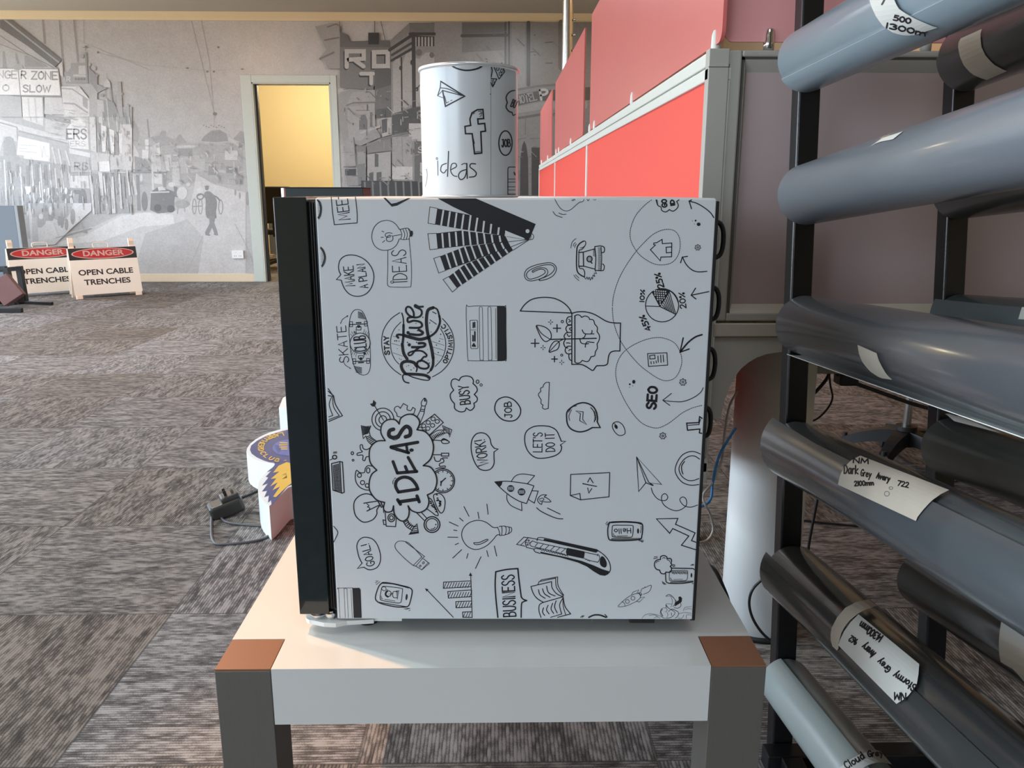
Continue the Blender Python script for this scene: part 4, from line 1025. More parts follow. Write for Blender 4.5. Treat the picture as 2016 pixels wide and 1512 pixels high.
    O(11,425,612,540,630,620,690,645,760,630,815,560,850,500,800,450,700); C(9,425,612,500,730,630,818); O(11,612,1005,640,910,690,850,745,845,765,890,740,960,680,990); C(9,612,1005,690,920,760,850,810,825)
    for q in ((675,652,785,652),(730,598,730,708),(345,875,460,875),(402,815,402,930),(650,1110,735,1110),(692,1070,692,1152)): L(13,*q)
    for (x,y) in ((635,560),(522,940),(800,1160)):
        for a,b in ((1,0),(-1,0),(0,1),(0,-1)): L(8,x+14*a,y+14*b,x+34*a,y+34*b)
    E(9,808,553,17,18); E(9,800,1052,16,15)
    # --- IDEAS cloud cluster
    S.crop(630, 760, 4.876)
    E(7,603,320,105,108); E(7,603,322,72,75); E(7,603,325,37,40); L(6,610,330,515,175); P(478,172,505,165,512,132,540,160,532,182,520,198,500,196)
    C(6,770,215,750,195,720,205,715,235,735,260); L(6,770,215,800,168,840,190); C(6,840,190,835,225,870,235,890,205); L(6,890,205,915,220,900,265,870,270); L(6,735,260,740,290,780,300)
    O(6,1005,115,1025,150,1008,190,975,185,975,150); L(6,975,190,960,240,1000,245,1010,195); L(6,960,240,930,300,960,360,1000,260,1000,245); L(6,965,222,1005,228); P(998,118,1008,115,1018,150,1000,150)
    L(7,950,380,1100,270,1183,350,1050,470)
    for (x,y) in ((1085,315),(1125,340),(1038,350),(1080,378),(995,382),(1035,408),(962,412),(1000,438)): E(6,x,y,20,18)
    C(6,1045,485,1120,430,1190,422); C(6,1085,530,1120,480,1200,450,1237,455); L(6,1190,420,1175,380,1265,420,1245,490,1235,455)
    for k in range(9): L(6,1060+k*15,485-k*7,1085+k*14,515-k*7)
    for k in range(5): L(5,1192+k*13,395+k*6,1200+k*11,430+k*9)
    C(6,395,380,440,390,488,384); L(6,488,384,470,430); C(6,470,430,490,490,545,530); L(6,395,380,415,505,440,480); C(6,440,480,460,530,500,570)
    for k in range(7): L(8,403+k*2,395+k*12,478-k*3,398+k*9)
    for k in range(6): L(7,445+k*10,490+k*14,475+k*13,478+k*10)
    C(7,490,585,450,610,415,600,405,565,385,570,390,610,405,632,360,645,360,665,410,665,410,708,430,715,445,680,485,680); E(7,310,645,12,14); E(6,317,712,9,9)
    L(7,1085,518,1165,525); O(7,1165,525,1190,505,1240,535,1225,550,1180,550); C(9,1170,520,1200,515,1225,525); L(7,1085,660,1165,660); LC(7,1165,645,1235,645,1235,672,1165,672); L(7,1175,690,1225,690)
    C(7,1095,680,1110,720,1150,720,1160,700,1185,705,1185,730,1150,745,1150,770,1200,768,1195,785,1150,785,1110,795)
    E(8,1180,910,112,115); E(6,1180,910,99,101); L(9,1165,920,1205,885); L(9,1163,920,1160,955); D(1163,920,10,10)
    for k in range(12):
        a = radians(k*30); L(6,1180+cos(a)*80,910+sin(a)*82,1180+cos(a)*96,910+sin(a)*98)
    O(7,1090,1050,1130,1032,1170,1045,1200,1100,1190,1190,1160,1220,1130,1180,1105,1120); C(7,1045,1075,1070,1090,1100,1150,1135,1235,1110,1240,1070,1210,1020,1175)
    random.seed(11)
    for k in range(26):
        t = random.random(); x, y = 1110+t*60+random.uniform(-12,18), 1060+t*110+random.uniform(-18,18)
        if k % 2: x, y = 1050+t*60, 1110+t*90+random.uniform(-14,14)
        C(7,x,y,x+8,y-5,x+12,y+2)
    E(9,1075,1330,76,76); E(7,1075,1330,58,58); L(7,925,1215,1000,1290); L(7,965,1205,1025,1270); D(1112,1330,7,7); C(6,1065,1375,1090,1370,1105,1355)
    C(7,800,1300,830,1350,885,1385); C(7,840,1285,860,1330,905,1350); L(7,885,1385,855,1425,945,1410,930,1325,905,1350); P(855,1425,945,1410,940,1394,872,1404)
    for k in range(6): L(7,803+k*16,1312+k*14,838+k*13,1292+k*11)
    for k in range(3): L(6,885+k*8,1392-k*18,935-k*2,1385-k*20)
    L(7,625,1215,635,1345,725,1350,735,1240); E(8,685,1265,33,38); E(7,685,1265,18,20); L(7,630,1290,605,1285,612,1330,635,1330); L(7,608,1165,612,1215)
    C(8,530,1085,490,1045,430,1035,370,1060,330,1110,325,1180,345,1250,400,1300,450,1305,510,1280,545,1230,545,1190,570,1150); L(8,420,1125,545,1105); L(8,450,1200,565,1145); C(6,450,1130,470,1150,455,1160,478,1172,462,1198); L(9,555,1105,590,1165); L(9,580,1105,605,1165); L(7,550,1100,620,1120)
    C(7,500,770,460,765,435,790,425,830,380,830,350,810,338,860,345,920,380,970,430,995,475,1000); E(7,462,810,17,25); E(7,378,857,19,20); E(7,408,927,20,20); E(7,452,955,18,18)
    S.layer = 2
    cl = []
    for q in ((760,365,775,310,830,275,890,275,940,310,955,360,930,420),(930,420,1010,440,1070,510,1088,600,1060,700,990,765),(990,765,1060,780,1110,850,1120,930,1090,1010,1030,1045),(1030,1045,1045,1110,1020,1180,950,1215,880,1195,845,1150),(845,1150,855,1200,845,1260,805,1295,760,1285,715,1230,705,1150),(705,1150,690,1200,640,1210,610,1180,620,1118),(620,1118,540,1090,480,1010,472,930,495,850,545,808),(545,808,485,740,472,650,490,580,550,530,625,525),(625,525,585,450,595,370,650,325,720,325,760,365)):
        cl.append(q)
    P(pts=[p for q in cl for p in catmull(pairs(q), n=5)[:-1]], mt=wh); S.layer = 3
    for q in cl: C(10,*q)
    L(26,762,1112,938,1086); L(24,745,1092,772,1135); L(24,930,1055,952,1112)
    L(24,752,1018,938,990); C(24,752,1018,725,960,740,905,800,875,870,890,920,945,938,990)
    L(24,742,835,928,820); L(22,742,835,700,725); L(22,840,825,818,772); L(22,922,822,845,685)
    L(24,682,585,938,540); L(24,682,590,850,640); L(20,828,560,840,640); D(878,615,22,17); D(845,640,17,14)
    C(28,705,415,668,430,662,475,700,495,750,480,790,420,830,388,865,415,862,470,820,488)
    C(5,695,512,720,518,745,508); C(5,750,505,760,498,768,488); L(5,730,620,815,632); C(5,700,940,700,915,710,900); C(5,712,890,722,882,728,885)
    S.layer = 1
    # keyboard, book at the door edge
    LC(8,110,745,190,725,205,1025,125,1000); L(8,190,725,215,730,232,1020,208,1030)
    for k in range(5): L(5,125+k*13,762-k*4,140+k*13,1000+k*6)
    for k in range(19): L(5,125+k*.9,765+k*13,180+k*.9,750+k*14)
    E(9,140,683,20,18); L(6,95,710,118,700); L(6,130,635,160,632); L(6,128,645,160,642)
    L(7,78,50,130,95); L(7,78,92,130,100); C(7,130,95,150,180,215,285); L(7,215,285,85,340); C(6,122,105,130,200,185,285); L(6,185,285,85,322); C(6,110,108,88,180,122,283); L(6,122,283,84,296); L(7,78,25,120,88)
    C(6,130,1345,170,1400,155,1450,130,1500)
    # --- JOB, cloud, WORK!, LET'S DO IT
    S.crop(880, 740, 6.872)
    O(12,655,380,700,315,790,285,880,310,950,370,995,450,985,530,930,595,850,612,760,595,690,540,648,465); T(11,'JOB',(878,562),(868,350),95)
    L(8,1385,88,1370,440); C(8,1385,88,1340,90,1308,120,1300,150)
    for q in ((1300,150,1265,170,1270,210),(1270,210,1240,240,1240,270,1275,325),(1275,325,1270,370,1300,395),(1300,395,1290,430,1320,450,1370,440)): C(8,*q)
    C(11,635,1030,635,1100,635,1190,590,1260,510,1280,430,1250,370,1160,335,1050,325,950,340,860,390,790,460,770,530,790,580,850,600,930,640,980); L(10,640,980,692,990,635,1030); T(11,'WORK!',(562,1200),(510,858),140)
    C(11,1535,935,1550,970,1530,1030,1460,1080,1350,1108,1240,1115,1160,1085,1090,1010,1055,910,1055,800,1095,730,1180,685,1290,675,1400,690,1480,740,1525,830,1545,885); L(9,1545,885,1605,885,1535,935)
    T(10,"LET'S",(1285,1030),(1288,770),120); T(10,'DO IT',(1460,1020),(1450,772),122)
    S.crop(1040, 740, 8.4)
    C(18,1140,760,1145,690,1120,580,1050,490,930,445,810,465,700,530,640,600,635,700,650,800,710,880,830,925,950,910,1060,855); L(16,1060,855,1190,855,1140,760)
    C(12,1035,525,1090,600,1110,700,1090,760); C(8,685,740,672,660,715,560); C(9,665,600,720,520,800,495); LC(10,785,580,908,595,900,720,965,805,850,740,862,625)
    for k in range(9): L(7,1095-abs(k-5)*3,590+k*18,1130-abs(k-5)*3,585+k*18)
    # --- rocket, bulb
    S.crop(870, 900, 6.573)
    C(9,685,320,820,312,950,322,1100,345,1190,372); L(9,1190,372,1095,600); C(9,1095,600,1000,570,880,500,760,400,685,320); P(682,316,785,312,772,360,748,386)
    D(890,406,47,45); D(1030,450,50,48); S.layer = 2
    for (x,y) in ((890,406),(1030,450)):
        for k in range(4): L(4,x-34,y-18+k*12,x+34,y-20+k*12,mt=wh)
    S.layer = 1
    C(8,900,310,950,245,1040,218,1200,240); L(8,1200,240,1105,345); C(8,840,485,845,560,900,630,1035,692); L(8,1035,692,1030,595); LC(8,1165,435,1245,440,1195,595,1115,545)
    C(8,1355,490,1290,490,1240,540,1250,585,1290,612,1300,578,1360,582,1410,575,1360,530,1325,515,1355,490); C(7,1258,545,1300,530,1320,550,1280,572,1265,560)
    C(9,1225,655,1280,700,1400,760,1500,795,1565,798); C(9,1365,658,1440,695,1530,738)
    C(8,720,910,660,908,590,855,520,825,440,820,350,850,285,910,255,990,270,1070,320,1145,400,1190,480,1190,580,1145,660,1070,710,1010,745,1005)
    for q in ((720,905,740,960,750,1012),(740,900,770,895,778,950,770,1010,745,1012),(770,895,820,895,832,950,815,1005,770,1010),(815,900,865,905,872,955,852,995,810,1005),(865,905,900,915,898,965,852,995)): C(7,*q)
    O(8,415,1108,480,1105,575,1065,590,1078,500,1125,430,1130)
    for q in ((285,640,350,765),(465,712,480,795),(582,608,597,740),(228,788,275,828),(95,840,210,892),(152,945,195,950),(75,1035,205,1038),(172,1132,215,1115),(140,1305,255,1198),(320,1310,338,1248),(435,1440,505,1290),(580,1210,600,1288),(678,1150,708,1280)): L(8,*q)
    # --- note, paper plane, coin, zig-zag arrow, phone that says Hello
    S.crop(1090, 880, 6.503)
    LC(9,218,352,718,328,708,638,345,677,213,622); L(8,213,622,335,595,345,677); L(9,435,450,465,395,505,460); L(10,375,470,550,505); L(9,435,525,450,590,488,532); D(377,470,9,9)
    L(9,1062,128,1088,570,1180,458,1062,128,1380,478,1225,460,1275,495,1180,458); L(8,1062,128,1215,450,1275,490)
    C(8,1250,525,1270,590,1320,655,1380,685,1440,680,1460,635,1425,597,1385,625,1385,690,1420,750,1500,800,1580,815,1650,790,1700,740,1695,670,1655,640,1615,670,1640,725,1690,760,1760,770,1842,743)
    C(9,1878,90,1800,60,1720,65,1640,110,1580,200,1555,300,1590,390,1660,460,1760,490,1858,480); C(9,1868,155,1800,115,1720,125,1650,180,1605,270,1630,360,1700,420,1780,430,1858,405); C(10,1675,185,1640,240,1640,300,1655,345)
    L(10,1822,1220,1765,1200,1810,1100,1560,990,1590,915,1315,920,1485,1105,1525,1045,1730,1140,1635,1258,1818,1315)
    O(12,700,1010,725,968,800,958,950,962,1080,968,1130,985,1140,1040,1130,1130,1100,1182,900,1200,740,1195,702,1165,692,1080); C(16,740,965,900,958,1060,968,1120,985)
    O(8,750,1030,770,1004,880,1002,1000,1005,1018,1030,1010,1130,985,1155,880,1155,768,1150,748,1130); D(1080,1076,13,34)
    for x in range(740,1105,14): L(6,x-8,1192,x+10,1168)
    T(8,'Hello',(985,1040),(772,1052),62)
    L(6,812,1140,945,1138); C(6,765,1105,768,1130,795,1140); C(6,1118,1010,1120,1050,1112,1100)
    for q in ((665,985,690,955),(675,998,720,958),(690,1000,705,985),(1075,1190,1150,1195),(1090,1200,1150,1212),(1120,1212,1140,1218)): L(6,*q)
    # --- GOAL!, memory stick, half card, phone with a face
    S.crop(640, 1030, 7.558)
    C(11,550,595,510,520,485,430,472,340,500,260,560,215,630,212,710,240,770,310,810,410,825,500,815,590,770,660,700,690,640,690,575,655); L(10,575,655,480,675,550,595); T(11,'GOAL!',(742,618),(650,300),120)
    C(7,1310,630,1200,540,1080,420,1042,360,1045,310,1090,270,1170,270,1260,310,1440,500); L(7,1440,500,1310,630); L(7,1200,285,1480,495,1440,530); L(7,1310,630,1350,640,1445,530); L(7,1350,640,1440,695,1550,598,1460,530); L(6,1440,690,1530,590); E(7,1463,590,12,18,.5); E(7,1415,638,12,16,.5)
    P(405,965,510,962,528,990,545,1410,425,1410); L(5,180,965,410,962)
    for q in ((200,975,222,1410),(280,975,300,1410),(325,975,345,1410),(385,990,405,1410)): L(4,*q)
    C(4,280,985,300,968,325,985); C(4,180,985,190,968,200,980)
    O(13,840,895,870,883,960,892,1100,920,1240,955,1290,990,1293,1050,1260,1190,1230,1238,1180,1248,1050,1245,860,1205,775,1165,748,1115,765,1030,800,940); C(16,850,890,1000,900,1150,935,1240,960)
    O(8,850,948,900,942,1040,955,1140,972,1152,995,1135,1150,1105,1188,1000,1178,850,1150,818,1120,830,1020); D(1212,1100,15,48,.1)
    for x in range(800,1225,17): L(6,x-12,1180+(x-800)*.16,x+14,1156+(x-800)*.16+20)
    E(8,945,1050,40,42); C(20,925,1010,902,1040,905,1075,935,1095); D(945,1048,5,4); D(955,1070,5,4); C(6,965,1045,975,1055,968,1068); L(8,990,1050,1008,1050)
    C(8,1075,1020,1020,1018,1005,1060,1018,1105,1070,1110)
    for k in range(9): L(7,1058+k*2,1010+k*15,1100-k*3,1004+k*15)
    O(7,850,955,880,948,905,965,900,1000,872,1005,845,985); L(6,918,990,932,988); C(6,835,1085,838,1115,855,1128); L(6,888,1135,1040,1158)
    for q in ((748,890,790,855),(760,915,818,870),(755,860,765,855),(1175,1275,1240,1265),(1200,1285,1265,1265),(1245,1305,1268,1292)): L(6,*q)
    # --- bar chart, BUSINESS, book, cutter
    S.crop(820, 1040, 5.04)
    L(6,365,884,95,603); P(84,596,118,606,100,630); L(6,552,884,537,450); P(535,438,554,474,519,472)
    for q in ((540,522,268,535,266,596,540,580),(545,612,310,628,316,693,545,678),(547,722,390,728,392,790,547,782),(550,828,457,832,460,884,552,884)):
        LC(6,*q); x0, x1 = q[2], q[0]; n = int((x1-x0)/26)
        for k in range(n): xx = x0+12+k*26; L(5,xx-6,(q[3]+q[5])/2+24,xx+16,(q[3]+q[5])/2-26)
    C(11,807,884,788,700,780,560,786,432); C(11,786,432,890,410,1005,400); C(11,1005,400,1020,540,1040,685); C(10,1040,685,1060,705,1094,718); C(10,1094,718,1060,730,1042,755,1038,884)
    T(10,'BUSINESS',(986,872),(966,462),122)
    L(7,1135,578,1340,530); C(7,1135,578,1160,650,1200,700,1260,735); L(7,1260,735,1455,680); C(7,1340,530,1345,590,1390,650,1455,680); L(6,1205,560,1215,530,1380,495); C(6,1380,495,1390,590,1455,670); L(6,1228,522,1240,512,1400,483); C(6,1400,483,1405,570,1460,665)
    C(7,1260,735,1220,760,1215,820,1235,884); C(7,1455,690,1420,760,1440,850); C(7,1455,685,1475,780,1530,850); L(7,1530,850,1400,884); L(6,1440,852,1330,884); C(6,1455,690,1455,770,1480,858)
    for q in ((1210,610,1225,660,1275,695),(1250,600,1270,650,1325,685),(1290,575,1310,640,1375,672),(1260,790,1250,830,1270,865),(1305,765,1290,810,1315,850),(1350,745,1335,800,1360,845),(1385,720,1370,780,1395,840)): C(7,*q)
    L(6,1108,95,1065,88,993,160,1075,178); L(5,1105,98,1035,165); L(6,1200,110,1105,93,1078,140,1090,190,1170,208); L(5,1080,140,1125,145,1150,125); E(5,1113,122,7,7); E(5,1103,163,7,7)
    C(6,1195,125,1205,95,1245,92); L(6,1245,92,1790,212); P(1268,103,1790,212,1806,225,1782,243,1256,122); P(1230,232,1365,262,1500,290,1640,325,1760,370,1840,405,1912,428,1905,455,1870,472,1820,465,1760,430,1690,380,1600,340,1420,288,1230,250)
    C(7,1790,215,1860,265,1910,330,1925,400,1912,440); S.PO(1830,285,1850,280,1875,310,1888,350,1880,385,1855,388,1825,365,1818,325); P(1490,200,1500,195,1665,230,1670,245,1660,302,1490,266,1482,235)
    C(5,1125,150,1150,128,1180,138); L(5,1180,138,1490,205); L(5,1200,110,1500,170); L(5,1150,182,1300,215,1480,262); C(5,1125,150,1128,170,1150,182)
    for k in range(6): L(5,1200+k*56,150+k*10,1175+k*52,180+k*12)
    L(5,*[v for k in range(22) for v in (1230+k*13, 205+k*3+(k % 2)*12)]); C(6,1225,250,1180,235,1165,215,1180,200,1230,208)
    L(5,1670,238,1810,268); C(5,1810,268,1818,300,1800,338); L(5,1800,338,1705,318); L(5,1800,255,1795,275); L(5,*[v for k in range(6) for v in (1668+k*10, 298+k*4+(k % 2)*10)])
    C(12,1710,884,1760,862,1820,862,1880,884); L(7,1870,855,1892,882); L(6,1650,866,1628,884); L(6,1662,868,1645,884)
    # --- small rocket, cloud over phone, sketchy arrow
    S.crop(1180, 1060, 8.895)
    O(7,330,1192,400,1110,500,1030,600,980,680,965,715,1000,710,1045,650,1100,550,1150,440,1190); C(7,395,1108,435,1135,450,1180); E(7,490,1105,33,33); E(7,587,1048,35,33)
    L(7,565,985,590,940,690,900,660,960); L(7,650,1100,700,1115,795,1025,715,1040); L(7,680,960,715,945,745,985,720,1005); L(6,695,955,730,1000)
    C(7,725,935,740,890,760,870); C(7,760,870,780,872,800,845); C(7,800,845,810,860,860,832,905,820,905,870,880,920,850,948); L(7,850,948,770,980)
    for q in ((1070,370,1075,320,1130,300,1180,325,1185,360),(1185,360,1240,350,1265,390,1250,435),(1250,435,1270,460,1240,490),(1240,490,1265,530,1240,590,1165,590),(1165,590,1140,620,1080,610,1055,555),(1055,555,1000,540,965,480,975,410,1020,375,1070,370)): C(15,*q)
    C(9,1105,350,1130,335,1155,350); C(9,1190,380,1220,385,1235,410); C(9,995,430,1010,405,1045,400); E(9,1302,475,17,17)
    L(15,1262,520,1630,528); C(12,1630,528,1655,535,1662,550); C(14,1160,600,1165,740,1200,780,1300,790,1480,785,1640,760)
    O(8,1228,600,1250,567,1400,560,1530,562,1545,600,1540,700,1505,737,1380,742,1250,740,1226,715); D(1612,645,15,40)
    for k in range(14): L(8,1258+k*20,575,1278+k*20,612+((k*7) % 5)*4)
    for x in range(1240,1640,20): L(8,x,780-(x-1240)*.04,x+18,758-(x-1240)*.05)
    C(7,1245,690,1250,715,1275,724); L(6,1300,722,1460,715)
    for q in ((950,355,1020,340),(960,325,1015,320),(1100,755,1165,805),(1105,780,1140,805),(1600,468,1650,470),(1620,455,1650,456),(1625,785,1645,795)): L(9,*q)
    gr = M['inkgrey']
    for q in ((1165,1010,1220,980,1290,1030,1330,1090,1320,1150,1290,1190),(1170,1020,1240,1010,1275,1080,1270,1160,1250,1200),(1420,1130,1430,1180,1380,1220,1310,1215),(1165,1160,1210,1220,1310,1280,1320,1320,1260,1380,1180,1400),(1065,1300,1080,1240,1140,1215,1190,1250,1150,1290),(1060,1310,1100,1380,1160,1400),(745,1400,800,1340,900,1320,1040,1350,1130,1400),(1470,1270,1500,1210,1610,1195),(1390,1320,1480,1300,1610,1310),(1380,1395,1440,1400,1480,1340),(1520,1400,1530,1340,1605,1345),(870,1350,960,1340,1020,1370),(1165,1150,1200,1145,1260,1150),(1165,1165,1170,1215),(1210,1280,1270,1240,1330,1260,1385,1300,1370,1360,1330,1395),(1180,1290,1200,1340,1170,1395),(1260,1300,1265,1350),(1500,1250,1560,1230,1610,1240),(960,1390,1010,1375,1060,1395)): C(7,*q,mt=gr if len(q)%4 else None)
    P(1385,1025,1420,1015,1450,1050,1440,1110,1390,1150,1320,1190,1330,1120,1390,1080); C(10,1100,1240,1075,1290,1110,1360)
    C(7,1330,1080,1345,1110,1320,1185)
doodles()
o = SIDE_MB.build('side_panel', fridge); o['label'] = 'white side panel printed with black line drawings and words'
mb = MB(); fbox(mb, (0, FWD), (.0022, FDEP), (FZT-.0035, FZT), M['wrap'], .0014); mb.build('top_panel', fridge)
mb = MB(); fbox(mb, (FWD-.0025, FWD+.0035), (-.0006, FDEP), (FZB-.002, FZT-.003), M['black'], .001); mb.build('back_panel', fridge)
mb = MB(); fbox(mb, (0, FWD), (FDEP-.001, FDEP+.002), (FZB, FZT-.001), M['wrap']); mb.build('far_side_panel', fridge)
# condenser bends sticking out of the back
for (y0, y1, xr) in ((437, 508, 1424), (566, 630, 1415), (686, 748, 1407.5), (802, 860, 1399)):
    um = (1411-(y0-393)*.0588)+2
    pts = [(um, y0), (um+(xr-um)*.62, y0+(y1-y0)*.06), (xr, y0+(y1-y0)*.27), (xr-.5, y0+(y1-y0)*.62), (um+(xr-um)*.55, y0+(y1-y0)*.9), (um-3, y1)]
    P3 = [on_plane(p[0], p[1], FP+fey*.03, FN) for p in pts]
    Q = []
    for i in range(len(P3)-1):
        a, b, c, d = P3[max(i-1, 0)], P3[i], P3[i+1], P3[min(i+2, len(P3)-1)]
        for k in range(5):
            t = k/5; Q.append(0.5*((2*b)+(c-a)*t+(2*a-5*b+4*c-d)*t*t+(3*b-a-3*c+d)*t**3))
    Q.append(P3[-1])
    mb = MB(); mb.tube(Q, .0026, M['black'], n=8)
    Q0 = Q
    mb.build('condenser_coil', fridge)
# door
d0 = fa(537, 389)[0]; d1 = fa(603, 389)[0]; dzb = fa(600, 1209)[1]
door_z = (dzb, FZT+.0005)
mb = MB(); fbox(mb, (d0, d1), (-.001, FDEP+.001), door_z, M['gloss_black'], .0012); door = mb.build('door', fridge); door['label'] = 'glossy black door'
mb = MB(); fbox(mb, (d1, -.0005), (.006, FDEP-.006), (dzb+.004, FZT-.004), M['gasket'])
for k in range(4):
    a = d1+.0015+k*.0028
    fbox(mb, (a, a+.0018), (.003, .007), (dzb+.005, FZT-.005), M['gasket'], .0006)
mb.build('gasket', door)
mb = MB(); mb.tube([fp(d0-.012, .02, .5), fp(d0-.016, .02, .6), fp(d0-.016, .02, .78), fp(d0-.012, .02, .88)], .005, M['black'])
# hinge bracket under the door
hz0, hz1 = fa(650, 1229)[1], fa(650, 1221)[1]
hx = [fa(u, 1225)[0] for u in (598, 640, 735, 790)]
mb = MB()
pl_ = []
for k in range(9):
    a = pi/2+pi*k/8; pl_.append(fp(hx[0]+.010+.010*cos(a), .012+.012*sin(a), hz0))
mb.prism([fp(hx[2], .05, hz0), ] + pl_[0:1] + pl_ + [fp(hx[1], -.006, hz0), fp(hx[1]+.014, -.007, hz0), fp(hx[1]+.026, -.002, hz0), fp(hx[2], .002, hz0)], Vector((0, 0, hz1-hz0)), M['white_metal'])
mb.prism([fp(hx[2]-.002, .004, hz0+.002), fp(hx[3], .004, hz0+.002), fp(hx[3], .03, hz0+.002), fp(hx[2]-.002, .03, hz0+.002)], Vector((0, 0, FZB-hz0-.002)), M['white_metal'])
hinge = mb.build('hinge_bracket', fridge); hinge['label'] = 'white metal hinge bracket at the bottom corner'
mb = MB()
p = on_plane(651, 1207, FP+FN*-.006, FN); mb.tube([Vector((p.x, p.y, hz1)), Vector((p.x, p.y, p.z+.004))], [.0048, .0048], M['chrome'], n=12)
mb.tube([Vector((p.x, p.y, p.z-.002)), Vector((p.x, p.y, p.z+.002))], [.007, .007], M['chrome'], n=12)
mb.build('bolt', hinge)
mb = MB(); a = hx[0]+.015; mb.tube([fp(a, .012, hz1), fp(a, .012, hz1+.004)], .010, M['chrome'], n=20); mb.tube([fp(a, .012, hz1+.004), fp(a, .012, dzb+.004)], .005, M['chrome'], n=14); mb.build('hinge_pin', hinge)
# base: dark skirt with notches, feet
mb = MB(); x5 = fa(1240, 1226)[0]; x6 = fa(1290, 1226)[0]
fbox(mb, (.10, FWD-.004), (.010, FDEP-.01), (FZB-.006, FZB+.002), M['leg_metal'])
fbox(mb, (x5, x6), (.004, .03), (FZB-.008, FZB+.001), M['black'], .001)
fbox(mb, (x5-.045, x5-.0435), (.004, .02), (FZB-.008, FZB+.001), M['leg_metal'])
mb.build('base', fridge)
for (a, b) in ((.03, .028), (FWD-.03, .05), (.03, FDEP-.03), (FWD-.03, FDEP-.05)):
    mb = MB(); p0, p1 = fp(a, b, TZ+.0003), fp(a, b, FZB)
    mb.tube([p0, p0+Vector((0, 0, .004))], [.013, .014], M['black'], n=20); mb.tube([p0+Vector((0, 0, .004)), p1], .007, M['black'], n=12)
    mb.build('foot', fridge)

# ------------------------------------------------------------------ printed tin on the fridge
TR = 0.0545
tc_ = on_y(924.5, 250, 0.955); tc_ = Vector((tc_.x, 0.955, FZT+.0003))
tz1 = on_y(924, 121, 0.955-TR).z
tin = thing('coin_tin', tc_, 'white cylindrical tin with printed doodles standing on top of the fridge', 'tin')
mb = MB(); hgt = tz1-tc_.z
mb.lathe([(0, .001), (TR-.0008, .001), (TR-.0002, .0015), (TR, .003), (TR, hgt-.002)], M['tin_white'], tc_, 96)
def tin_surf(u, v, layer): return on_cyl(u, v, tc_, Vector((0, 0, 1)), TR+.00015*layer)
def tin_doodles():
    S = Draw(mb, tin_surf, M['ink'], maxseg=4); S.bold = 1.2; S.crop(800, 90, 4.877)
    L, C, O, E, D, P, T, LC = S.L, S.C, S.O, S.E, S.D, S.P, S.T, S.LC
    C(13,405,160,460,207,540,233,610,235,690,217,740,185,772,158)
    L(11,330,342,560,485,375,582,348,430); L(7,330,342,325,400,300,480); L(5,300,480,350,500); L(8,348,430,530,478); C(7,325,405,400,415,500,460,555,485); L(5,300,480,345,432); L(5,365,480,385,550,408,538); L(5,425,528,440,522)
    LC(12,735,612,742,700,685,703,690,752,752,746,760,820,715,826,724,1030,655,1038,632,845,568,845,562,775,618,765,610,705,630,645,680,615)
    C(5,700,660,715,645,720,670,705,680); C(6,640,655,655,645); L(5,640,880,655,940); L(5,665,1020,710,1015); C(5,690,632,715,630,725,650)
    L(5,300,1105,303,1245); E(4,293,1083,7,10); C(8,385,1130,340,1150,330,1200,360,1222,385,1190); L(9,405,1015,395,1255)
    C(8,430,1190,480,1160,470,1130,435,1140,425,1200,450,1245,485,1255); C(9,570,1190,520,1210,500,1250,520,1285,555,1270,575,1220,580,1135); L(9,580,1130,585,1275); C(7,530,1142,560,1130,580,1140)
    C(9,665,1135,620,1135,612,1165,650,1195,672,1225,655,1255,605,1262)
    E(10,952,935,64,118); T(10,'JOB',(918,972),(1000,968),70)
    C(10,1042,430,1010,435,975,460,958,500,970,545); C(10,970,545,958,590,985,630,1015,640); C(9,1015,640,1025,668,1046,660); T(9,'BU',(1000,582),(1042,598),72)
    L(7,830,175,890,320,945,250,915,165)
    for (x,y) in ((852,182),(897,188),(877,222),(918,240),(902,270)): E(5,x,y,12,17)
    L(8,815,190,825,240,815,300); L(8,812,355,830,395,868,320,815,315); L(6,822,330,835,385); L(6,835,325,848,370); C(7,990,185,1005,205,1025,195)
    L(7,1046,1165,985,1165,975,1180,975,1425,1046,1425)
    for y in (1280,1310,1355,1385): L(5,975,y,1046,y)
    P(975,1421,1046,1421,1046,1432,975,1432); L(9,1035,1215,1042,1240); L(9,1042,1225,1044,1240)
    S.layer = .6; L(3,812,180,812,1430,mt=M['inkgrey']); D(808,465,4,6)
    C(5,195,1180,200,1240,195,1300,180,1355); L(5,175,1190,190,1190)
tin_doodles()
mb.build('body', tin)
mb = MB(); mb.lathe([(TR-.002, hgt-.006), (TR, hgt-.0045), (TR+.0016, hgt-.0035), (TR+.0018, hgt-.0015), (TR+.001, hgt), (TR-.001, hgt), (TR-.002, hgt-.004), (0, hgt-.004)], M['tin_rim'], tc_, 96); mb.build('rim', tin)
mb = MB(); mb.lathe([(TR, .0), (TR+.0009, .0006), (TR+.0009, .0018), (TR, .0024)], M['tin_rim'], tc_, 96); mb.build('base_rim', tin)

